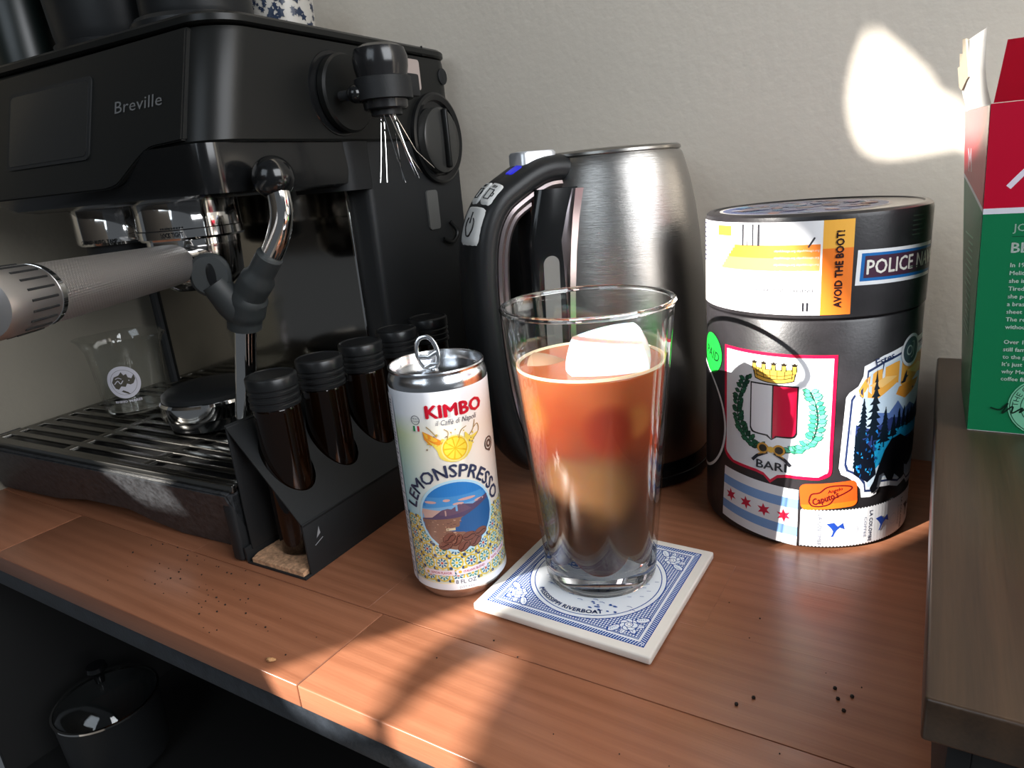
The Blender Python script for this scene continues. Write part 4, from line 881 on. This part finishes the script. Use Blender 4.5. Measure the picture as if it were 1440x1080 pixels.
VL = ['amber glass vial with ribbed black cap, nearest in the black holder', 'amber vial with ribbed black cap, second from the front of the holder', 'amber vial with ribbed black cap, middle of the five in the holder', 'amber vial with black cap, fourth from the front of the holder', 'amber vial with black cap, farthest back in the holder by the kettle']
proto = vial()
for i, y in enumerate(BY):
    if i == 0: v_ = proto
    else:
        v_ = proto.copy(); COL.objects.link(v_)
        for ch in list(proto.children): c_ = ch.copy(); COL.objects.link(c_); c_.parent = v_
    cx_, cy_ = -345+(-y*math.sin(R(2.4))), 236+y*math.cos(R(2.4))
    v_.location = Vector((cx_, cy_, 4.4))*S; v_['label'] = VL[i]; v_['group'] = 'dosing vials in the black holder'

# ------------------------------------------------------------------ espresso machine (local frame: x right, y back, front right corner at 0,0)
em = thing('espresso_machine', 'large black espresso machine with steel group head and steam wand', 'coffee machine', (-367, 247, 0), R(4.415))
WL = -290
def pv(z): return 15+.31*(z-259)      # how far the sloping front sits back
mk('column', bx(WL+5, -1, 156, 292, 8, 262, 6, 3), M_blackmt, em)
# head
rings = []
for z, ins in ((259.5, 1.5), (261, .3), (290, 0), (322, 0), (325, .5)):
    rings.append([(x, y, z) for x, y in rrect(WL+ins, 0-ins, pv(z)+ins+2, 293-ins, 24 if True else 0, 8)])
mk('head', loft(NB(), rings), M_char, em)
mk('top_rim', loft(NB(), [[(x, y, z) for x, y in rrect(WL-i_, i_, pv(326)-i_+1, 293+i_*.2, 25, 8)] for z, i_ in ((326.2, 0), (327.5, 1.8), (331, 1.6), (333, -1), (333.2, -6))]), M_char, em)
mk('lower_housing', loft(NB(), [[(x, y, z) for x, y in rrect(-248-l_, -2+ins*-1, 12+ins, 158, 14, 6)] for z, ins, l_ in ((228, 8, -40), (230.5, 2, -22), (240, 1, 12), (259.4, 2, 38))]), M_blackgl, em)
mk('drop_skirt', loft(NB(), [[(x, y, z) for x, y in rrect(-60, -1, 132, 170, 12, 6)] for z in (225, 259.4)]), M_blackmt, em)
fpts = [(-268, 322), (-21, 325)]+[(-21, 262)]+sp2([(-38, 261.2), (-50, 260.4), (-60, 256), (-72, 247.5), (-82, 241), (-94, 239)], 3)+[(-260, 239), (-268, 247)]
bm = NB(); prism(bm, fpts, lambda u, z: (u, pv(z)-1.2, z), lambda u, z: (u, pv(z)+3.5, z)); bmesh.ops.dissolve_limit(bm, angle_limit=.02, verts=bm.verts, edges=bm.edges)
bmesh.ops.bevel(bm, geom=[e for e in bm.edges if e.calc_face_angle(0) > .8], offset=.9, segments=2, affect='EDGES')
mk('front_panel', bm, M_char, em)
bm = NB(); prism(bm, rrect(-209, -111, 259, 310.5, 4), lambda u, z: (u, pv(z)-2.0, z), lambda u, z: (u, pv(z)-1.0, z)); mk('screen_bezel', bm, M_blackmt, em)
bm = NB(); prism(bm, rrect(-206, -114, 261.5, 308, 3), lambda u, z: (u, pv(z)-2.3, z), lambda u, z: (u, pv(z)-1.9, z)); mk('touch_screen', bm, mat('screen_off', (.012, .012, .011), .22), em)
a = Art(.25); SV = mat('silver_lettering', (.45, .46, .47), .3, .8)
a.text('Breville', -62.5, 284, 7.2, SV, wd=46, bold=.0); a.build('lettering', lambda x, y, h: (x, pv(y)-1.2-h, y), em, None, dz=.1, base=.3)
# side dial, indicator, screw, rear dial
def disc_side(name, v, z, prof, m, par=em, x=0, seg=56):
    bm = lt(prof, seg)
    for q in bm.verts: q.co = Vector((x+q.co.z, v+q.co.x, z+q.co.y))
    bmesh.ops.recalc_face_normals(bm, faces=bm.faces); return mk(name, bm, m, par)
dl = disc_side('steam_dial', 139, 291, [(0, 0), (25, 0), (26.5, 1.5), (26.5, 6), (25, 7.6), (0, 7.6)], M_char)
disc_side('dial_recess', 134, 291, [(28.5, -.2), (28, .5), (0, .5)], M_blackgl)
bm = NB(); prism(bm, rrect(217, 239, 299, 322, 2.5), lambda v, z: (-.3, v, z), lambda v, z: (1.0, v, z)); mk('indicator_window', bm, mat('indicator_pale', (.40, .33, .30), .3), em)
disc_side('screw_cap', 274, 312, [(0, 0), (6.6, 0), (6.6, .8), (5.8, 1.2), (0, .6)], M_blackmt)
bm = NB(); 
for v0, v1 in ((246, 247),): box(bm, -.2, .9, v0, v1, 326, 333.4)
mk('seam', bm, M_blackmt, em)
rd = disc_side('grind_dial_ring', 254, 261, [(37, -.5), (37, 3.4), (35, 4.4), (31, 3), (30, .4), (0, .4)], M_blackgl, seg=64)
gd = disc_side('grind_dial', 250, 259, [(0, 0), (26, 0), (27, 1.2), (26.4, 9), (24, 10.6), (0, 11.2)], mat('dial_grey', (.035, .035, .033), .25), seg=64)
mk('finger_grip', bx(10, 16, 248.5, 252.5, 236, 284, 1.8, 3), M_char, gd)
bm = NB(); prism(bm, rrect(229, 245.5, 186, 219, 3), lambda v, z: (-1.2, v, z), lambda v, z: (.5, v, z)); mk('rear_label', bm, mat('rear_label_grey', (.10, .10, .095), .4), em)
mk('cord_hook', tb(spline([(0, 262, 190), (4, 266, 180), (3, 258, 172), (0, 248, 176)], 5), 2, 10), M_char, em)
# backsplash
bm = NB(); prism(bm, rrect(-284, -22, 52, 238, 10), lambda u, z: (u, 153.5, z), lambda u, z: (u, 155.5, z)); mk('backsplash', bm, mat('mirror_backsplash', (.34, .32, .29), .10, 1, bump=.06, bscale=30), em)
mk('backsplash_rim', tb([(-284, 153, 54), (-284, 152.5, 236)], 4.5, 10), M_blackmt, em); mk('backsplash_rim', tb([(-21.6, 153, 54), (-21.6, 152.5, 232), (-26, 152.5, 237)], 1.3, 10), M_chrome, em)
# base and drip tray
bm = NB(); bp = [(-318, 50), (-318, 3), (-235, 5), (-190, 12), (-135, 13), (-112, 6), (-84, .5), (-6.5, .5), (-6.5, 50)]
prism(bm, bp, lambda u, z: (u, -21+.33*(50-z)*1.0, z), lambda u, z: (u, 20, z)); bmesh.ops.dissolve_limit(bm, angle_limit=.02, verts=bm.verts, edges=bm.edges)
bmesh.ops.bevel(bm, geom=[e for e in bm.edges if e.calc_face_angle(0) > .3], offset=1.2, segments=2, affect='EDGES')
M_dusty = mat('dusty_black', (.030, .032, .035), .45, bump=.3, bscale=700, cvar=.6, cscale=260)
mk('drip_tray', bm, M_dusty, em)
mk('base', bx(-302, -6.5, 18, 290, 0, 48, 4, 3), M_blackmt, em)
mk('foot_block', bx(-16, -6.5, -18, 40, .6, 49.5, 2.5, 3), M_blackmt, em)
mk('tray_floor', bx(-298, -6, -12, 148, 49.2, 50.2, .2), mat('tray_dark', (.01, .01, .01), .3), em)
# grate: bars run left to right
M_gr = mat('grate_steel', (.20, .195, .18), .26, 1)
for i in range(12):
    v_ = -11+i*13.6; mk('grate_bar', bx(-297, -6, v_-3.3, v_+3.3, 52.4, 54.6, .7), M_gr, em)
for u_ in (-294, -198, -103, -9): mk('grate_cross_bar', bx(u_-4, u_+4, -13, 147, 51.4, 54.2, .5), M_gr, em)
mk('grate_frame', bx(-300, -3, -17, -13.6, 50, 55.2, .8), M_gr, em)
# group head and grinder outlet
def ringpart(name, u, v, prof, m, par=em, seg=72): return mk(name, lt(prof, seg, c=(u, v)), m, par)
GU, GV = -98, 68
gh = ringpart('group_head', GU, GV, [(0, 229), (34.6, 229), (35.4, 227), (35.4, 210), (36, 209.4), (36, 204), (35, 202.6), (32, 202), (32, 198), (0, 198)], M_chrome)
a = Art(.3); a.text('LOCK TIGHT', 17, 205, 3.2, '#14161a', wd=15, bold=.03); a.rect(-40, 42, 209.2, 209.7, '#1c1e22')
for i in range(9): a.rect(10+i*1.8, 10.8+i*1.8, 210.4, 211.6, '#1c1e22')
a.build('lock_lettering', lambda x, y, h: (GU+cylmap(36.05, 4)(x, y, h)[0], GV+cylmap(36.05, 4)(x, y, h)[1], y), gh)
gr = ringpart('grinder_outlet', -190, 76, [(0, 229), (33, 229), (34, 227), (33.6, 203), (32, 201), (0, 201)], M_chrome)
a = Art(.3); a.text('GRIND', 4, 202.6, 3, '#14161a', wd=12, bold=.02); a.text('AUTO, TAMP', 20, 202.6, 3, '#14161a', wd=17, bold=.02); a.build('outlet_lettering', lambda x, y, h: (-190+cylmap(34.1, 0)(x, y, h)[0], 76+cylmap(34.1, 0)(x, y, h)[1], y), gr)
ringpart('grinder_fork', -190, 76, [(0, 200.8), (28, 200.8), (28, 188), (22, 184), (0, 184)], M_blackmt)
# steam wand
WP = [(16, 46, 236), (17, 46, 218), (12, 45, 203), (0, 45, 188), (-16, 44.5, 174), (-27, 44, 160), (-34, 43.5, 140), (-41, 43, 112), (-50, 42, 77)]
sw = mk('steam_wand', tb(spline(WP, 6), 7.2, 24), M_chrome, em)
bm = NB(); bmesh.ops.create_uvsphere(bm, u_segments=24, v_segments=16, radius=13, matrix=Matrix.Translation((14, 47, 237))); mk('ball_joint', bm, M_blackgl, em)
bm = NB()
tube(bm, spline([(3, 43, 190), (-10, 42, 176), (-22, 41.5, 164), (-30, 42, 150), (-33, 42.5, 142)], 5), [8.6]*5+[11]*5+[13]*5+[11.4]*5+[8.8], 20)
lv = mk('wand_grip', bm, mat('soft_black_rubber', (.022, .026, .027), .55), em)
bm = NB(); P_ = rrect(-12.5, 12.5, -14, 14, 12, 6); 
LN = Vector((.66, -.75, 0)).normalized(); LS = Vector((.75, .66, 0)).normalized(); LC = Vector((-36, 27, 181))
loft(bm, [[LC+LS*(x*k_)+Vector((0, 0, y*k_))+LN*d_ for x, y in P_] for d_, k_ in ((-3.5, .86), (-1.5, 1), (2, 1), (4, .86))])
mk('thumb_paddle', bm, MC['soft_black_rubber'], lv); mk('paddle_slot', (lambda b: b)(loft(NB(), [[LC+LS*(x*k_*.22+1)+Vector((0, 0, y*k_*.55))+LN*d_ for x, y in P_] for d_, k_ in ((3, 1), (4.4, 1), (4.6, .8))])), M_blackgl, lv)
mk('paddle_arm', tb([(-36, 28, 176), (-31, 35, 160), (-29, 41, 150)], [9, 10.5, 9.5], 18), MC['soft_black_rubber'], lv)

# portafilter: moves on its own, locked into the group head
e1 = Vector((.99703, .07698, 0)); e2 = Vector((-.07698, .99703, 0)); OM = Vector((-367, 247, 0))
pf = thing('portafilter', 'steel handled portafilter locked in the machine and pointing to the left edge', 'portafilter', (-367, 247, 0), R(4.415))
P1 = Vector((-53.5, 16.4, 189.6)); P2 = Vector((26, -123.5, 193.9)); ax = (P2-P1).normalized()
def rod(name, prof, m, par, seg=48):
    """prof: (distance along the handle from P1, radius)"""
    bm = NB(); s_ = ax.cross(Vector((0, 0, 1))).normalized(); t_ = s_.cross(ax); rings = [[P1+ax*d_+r_*(math.cos(2*PI*i/seg)*s_+math.sin(2*PI*i/seg)*t_) for i in range(seg)] for d_, r_ in prof]
    return mk(name, loft(bm, rings), m, par)
mk('basket_holder', lt([(0, 197.8), (31.4, 197.8), (31.6, 196), (30.5, 176), (28, 172), (20, 166), (0, 166)], 64, c=(GU, GV)), mat('dark_chrome', (.30, .29, .28), .12, 1), pf)
rod('neck', [(-42, 7), (-22, 7.2), (-12, 8.4), (-4, 9.6), (1, 9.8)], MC['dark_chrome'], pf)
M_knurl = bpy.data.materials.new('knurled_aluminium'); M_knurl.use_nodes = True; nt = M_knurl.node_tree; N, Lk = nt.nodes, nt.links; p = N['Principled BSDF']
p.inputs['Base Color'].default_value = (.42, .40, .39, 1); p.inputs['Metallic'].default_value = .85; p.inputs['Roughness'].default_value = .38
t = N.new('ShaderNodeTexCoord'); ck = N.new('ShaderNodeTexVoronoi'); ck.inputs['Scale'].default_value = 850; ck.inputs['Randomness'].default_value = 0.
rtn = N.new('ShaderNodeMapping'); rtn.inputs['Rotation'].default_value = (0, 0, math.atan2(ax.x, -ax.y)); Lk.new(t.outputs['Object'], rtn.inputs[0]); Lk.new(rtn.outputs[0], ck.inputs['Vector'])
b = N.new('ShaderNodeBump'); b.inputs['Strength'].default_value = .8; b.inputs['Distance'].default_value = .0005; Lk.new(ck.outputs['Distance'], b.inputs['Height']); Lk.new(b.outputs[0], p.inputs['Normal'])
M_sat = mat('satin_aluminium', (.44, .42, .41), .35, .9)
Lh = (P2-P1).length
rod('grip', [(0, 11.2), (1.5, 12.6), (12, 12.9), (60, 13.3), (120, 13.7), (141, 13.7)], M_knurl, pf)
rod('polished_ring', [(141, 13.2), (141.4, 14.2), (144.6, 14.2), (145, 13.2)], M_chrome, pf)
ec = rod('end_cap', [(145, 14), (146, 14.3), (172, 14.4), (177, 13), (178, 9)], M_sat, pf)
s_ = ax.cross(Vector((0, 0, 1))).normalized(); t_ = s_.cross(ax)
for k in range(20):
    an = 2*PI*k/20; dn_ = math.cos(an)*s_+math.sin(an)*t_; c0, c1 = P1+ax*148.5+dn_*14.3, P1+ax*166+dn_*14.4
    mk('groove', tb([c0, c1], .55, 6), M_blackmt, ec)

# things on the tray
def mw(u, v, z): q = OM+e1*u+e2*v; return (q.x, q.y, z)
bk = thing('measuring_beaker', 'small glass spouted beaker with white round rhinoceros logo on the drip tray', 'beaker', mw(-236, 80, 54.8), R(4.4))
bpf = [(r_*.76, z_*1.06) for r_, z_ in [(0, 0), (30, 0), (33, 1.5), (34.5, 5), (36.5, 30), (38.5, 52), (40.5, 60), (43, 63), (42, 63.6), (39, 60.6), (37, 52), (35, 30), (33, 6), (30, 3.5), (0, 3.5)]]
bm = lt(bpf, 64)
for v in bm.verts:
    if v.co.z > 50:
        an = math.atan2(v.co.y, v.co.x)
        for a0 in (R(215), R(20)):
            d_ = math.cos(an-a0)
            if d_ > .9: v.co *= 1; v.co.x *= 1+(d_-.9)*1.8*(v.co.z-50)/13; v.co.y *= 1+(d_-.9)*1.8*(v.co.z-50)/13
mk('glass', bm, M_thin, bk); M_amb2 = mat('amber_water', (.28, .22, .08), .1, Transmission_Weight=.8, IOR=1.33)
mk('glass_base', lt([(0, .4), (22.4, .4), (24.2, 2), (24.2, 3), (0, 3.2)], 48), M_glass, bk)
WH = '#c9c6cf'
a = Art(.5); a.disc(0, 32, 16, WH, n=40)
RH = '#4b463c'
a.ring(0, 32, 12.4, .3, RH, n=32)
a.poly([(-11, 33), (-8, 38), (-3, 39.5), (0, 42.5), (1.6, 39), (4.4, 40), (5, 36.5), (8, 35), (10.8, 38.6), (11.4, 34), (9, 30), (6, 29), (3, 30.5), (1, 27.5), (-3, 28.5), (-6, 25.5), (-9, 27)], RH)
a.line(sp2([(-9, 31), (-5, 34), (-3, 31), (0, 34)], 4), .9, WH); a.line(sp2([(-7, 36), (-4, 37), (-1, 35.5)], 4), .7, WH); a.poly([(-2, 24.5), (2, 22), (4, 19.6), (1, 20.6), (-4, 23.4)], RH)
a.disc(5.4, 33.4, .6, WH, n=8)
a.text('RHINO WARES', 0, 12, 2.2, WH, wd=26, bold=.05)
a.build('logo_print', lambda x, y, h: cylmap(26.1+y*.062, 45)(x*.82, y, h)[:2]+(2+y*.9,), bk)
tp = thing('tamper', 'low black and chrome dosing puck lying on the drip tray grate', 'tamper', mw(-124, 73, 54.8), R(4.4))
mk('puck_body', lt([(0, 0), (31, 0), (34, 2), (36, 10), (37.2, 18), (37.2, 23), (36, 25), (0, 25)], 72), M_blackgl, tp)
mk('chrome_band', lt([(36.6, 10.5), (38.8, 12), (38.8, 22.5), (37.3, 24.5)], 72), M_chrome, tp)
mk('top_disc', lt([(0, 32), (20, 32), (33, 31), (36.4, 28.5), (36.8, 25.2), (0, 25.2)], 72), M_black, tp)

# needle distribution tool held on the side dial
wt = thing('needle_distribution_tool', 'black needle tool clipped to the machine side above hanging fine needles', 'coffee tool', mw(38, 138, 0), R(4.4))
mk('knob', lt([(0, 276), (14, 276), (15.2, 277), (15.6, 290), (18.4, 303), (18.8, 309), (17, 314.5), (12, 317), (0, 317.5)], 48), mat('tool_black_gloss', (.014, .014, .015), .18), wt)
mk('needle_plate', lt([(0, 272.5), (10.6, 272.5), (10.8, 277), (0, 277)], 40), M_black, wt)
ndl = [(-4, -2, -6, -10), (-3, 0, -1, -9), (0, -4, 4, 6), (2, 3, -2, 12), (3, -2, 8, 22), (4, 2, 12, 12), (6, 0, 14, 30), (1, 5, 5, 18)]
for (x0, y0, x1, y1) in ndl: mk('needle', tb([(x0, y0, 273), ((x0+x1)*.5, (y0+y1)*.5, 248), (x1, y1, 225+abs(y1)*.35)], .42, 6), M_chrome, wt)
wh = thing('tool_holder', 'black ring bracket on the side dial gripping the needle tool', 'bracket', mw(38, 138, 0), R(4.4))
mk('ring', lt([(16.2, 282), (19.4, 282.4), (19.4, 296), (18.4, 296.6), (17.6, 296), (16.2, 282)], 48), M_blackmt, wh)
mk('arm', bx(-25, -12, -7, 4, 284, 294, 2), M_blackmt, wh)
mk('arm', bx(-10, 10, 12, 30, 285, 300, 1.5), M_blackmt, wh)
bm = NB(); bmesh.ops.create_uvsphere(bm, u_segments=20, v_segments=12, radius=6, matrix=Matrix.Translation((-12, -16, 287))); mk('ball_joint', bm, M_blackgl, wh)
mk('arm', tb([(-25, -16, 287), (-12, -16, 287), (-6, -10, 289)], 3.4, 12), M_blackmt, wh)

# on top of the machine
jr = thing('bean_hopper', 'dark rounded bean container standing on the left of the machine top', 'container', mw(-184, 112, 333.4))
mk('container_body', lt([(0, 0), (42, 0), (45, 3), (48, 20), (52, 70), (52, 120), (48, 124), (0, 124)], 64), M_black, jr); mk('collar', lt([(45.2, 4), (48.5, 5), (49.5, 12), (48, 12.5)], 64), M_black, jr)
j2 = thing('black_jar', 'narrow black jar at the left end of the machine top', 'jar', mw(-266, 84, 333.4))
mk('jar_body', lt([(0, 0), (22, 0), (25, 3), (26, 60), (22, 72), (0, 74)], 48), mat('dark_green_glass', (.004, .008, .007), .35), j2); mk('jar_lid', lt([(0, 74.2), (20, 74.2), (20, 84), (0, 85)], 40), M_blackmt, j2)
j3 = thing('tamping_stand', 'round black tamping stand on the machine top beside the patterned cup', 'stand', mw(-82, 98, 333.4))
mk('stand_base', lt([(0, 0), (42, 0), (44.5, 2), (44.5, 8), (42, 11), (0, 12)], 72), M_black, j3); mk('stand_body', lt([(0, 12.2), (36, 12.2), (37, 15), (36, 60), (0, 62)], 64), M_black, j3)
c_ = thing('patterned_cup', 'white cup with navy floral pattern at the back of the machine top', 'cup', mw(-135, 235, 333.4))
mk('cup_body', lt([(0, 0), (20, 0), (22, 1.5), (27, 30), (29, 64), (27.6, 64.4), (25, 30), (20, 4), (0, 3)], 56), mat('cup_white_shaded', (.50, .47, .42), .3), c_)  # white cup, its colour darkened to stand in for shade
a = Art(.3); rk = random.Random(8)
for k in range(230):
    x_ = rk.uniform(-34, 60); y_ = rk.uniform(2, 62); a.star(x_, y_, rk.uniform(1.4, 4.2), '#1e2c44', n=rk.choice([4, 5, 6]), q=.5, rot=rk.uniform(0, 3))
a.build('floral_print', lambda x, y, h: cylmap(21.95+min(y, 30)*.172+max(0, y-30)*.0588, 0)(x, y, h), c_)

# pot under the desk
pt = thing('lidded_pot', 'dark pot with a glass lid on the shelf below the desk', 'pot', (-752, 318, -299.9))
pt.location = (-.606, .214, -.2549); pt.scale = (.6, .6, 1)
mk('pot_body', lt([(0, 0), (60, 0), (66, 6), (70, 60), (71, 64), (68, 64), (66, 60), (62, 6), (0, 4)], 64), M_blackmt, pt)
mk('glass_lid', lt([(70, 64.5), (60, 74), (40, 81), (0, 84), (0, 83), (40, 80), (60, 72.8), (69, 64.5)], 64), M_thin, pt)
mk('lid_rim', lt([(71.5, 64.4), (72, 66.4), (69, 66.6), (68.6, 64.6)], 64, close=True), M_chrome, pt); mk('lid_knob', lt([(0, 84), (6, 84), (8, 92), (14, 97), (13, 101), (0, 102)], 32), M_blackgl, pt)
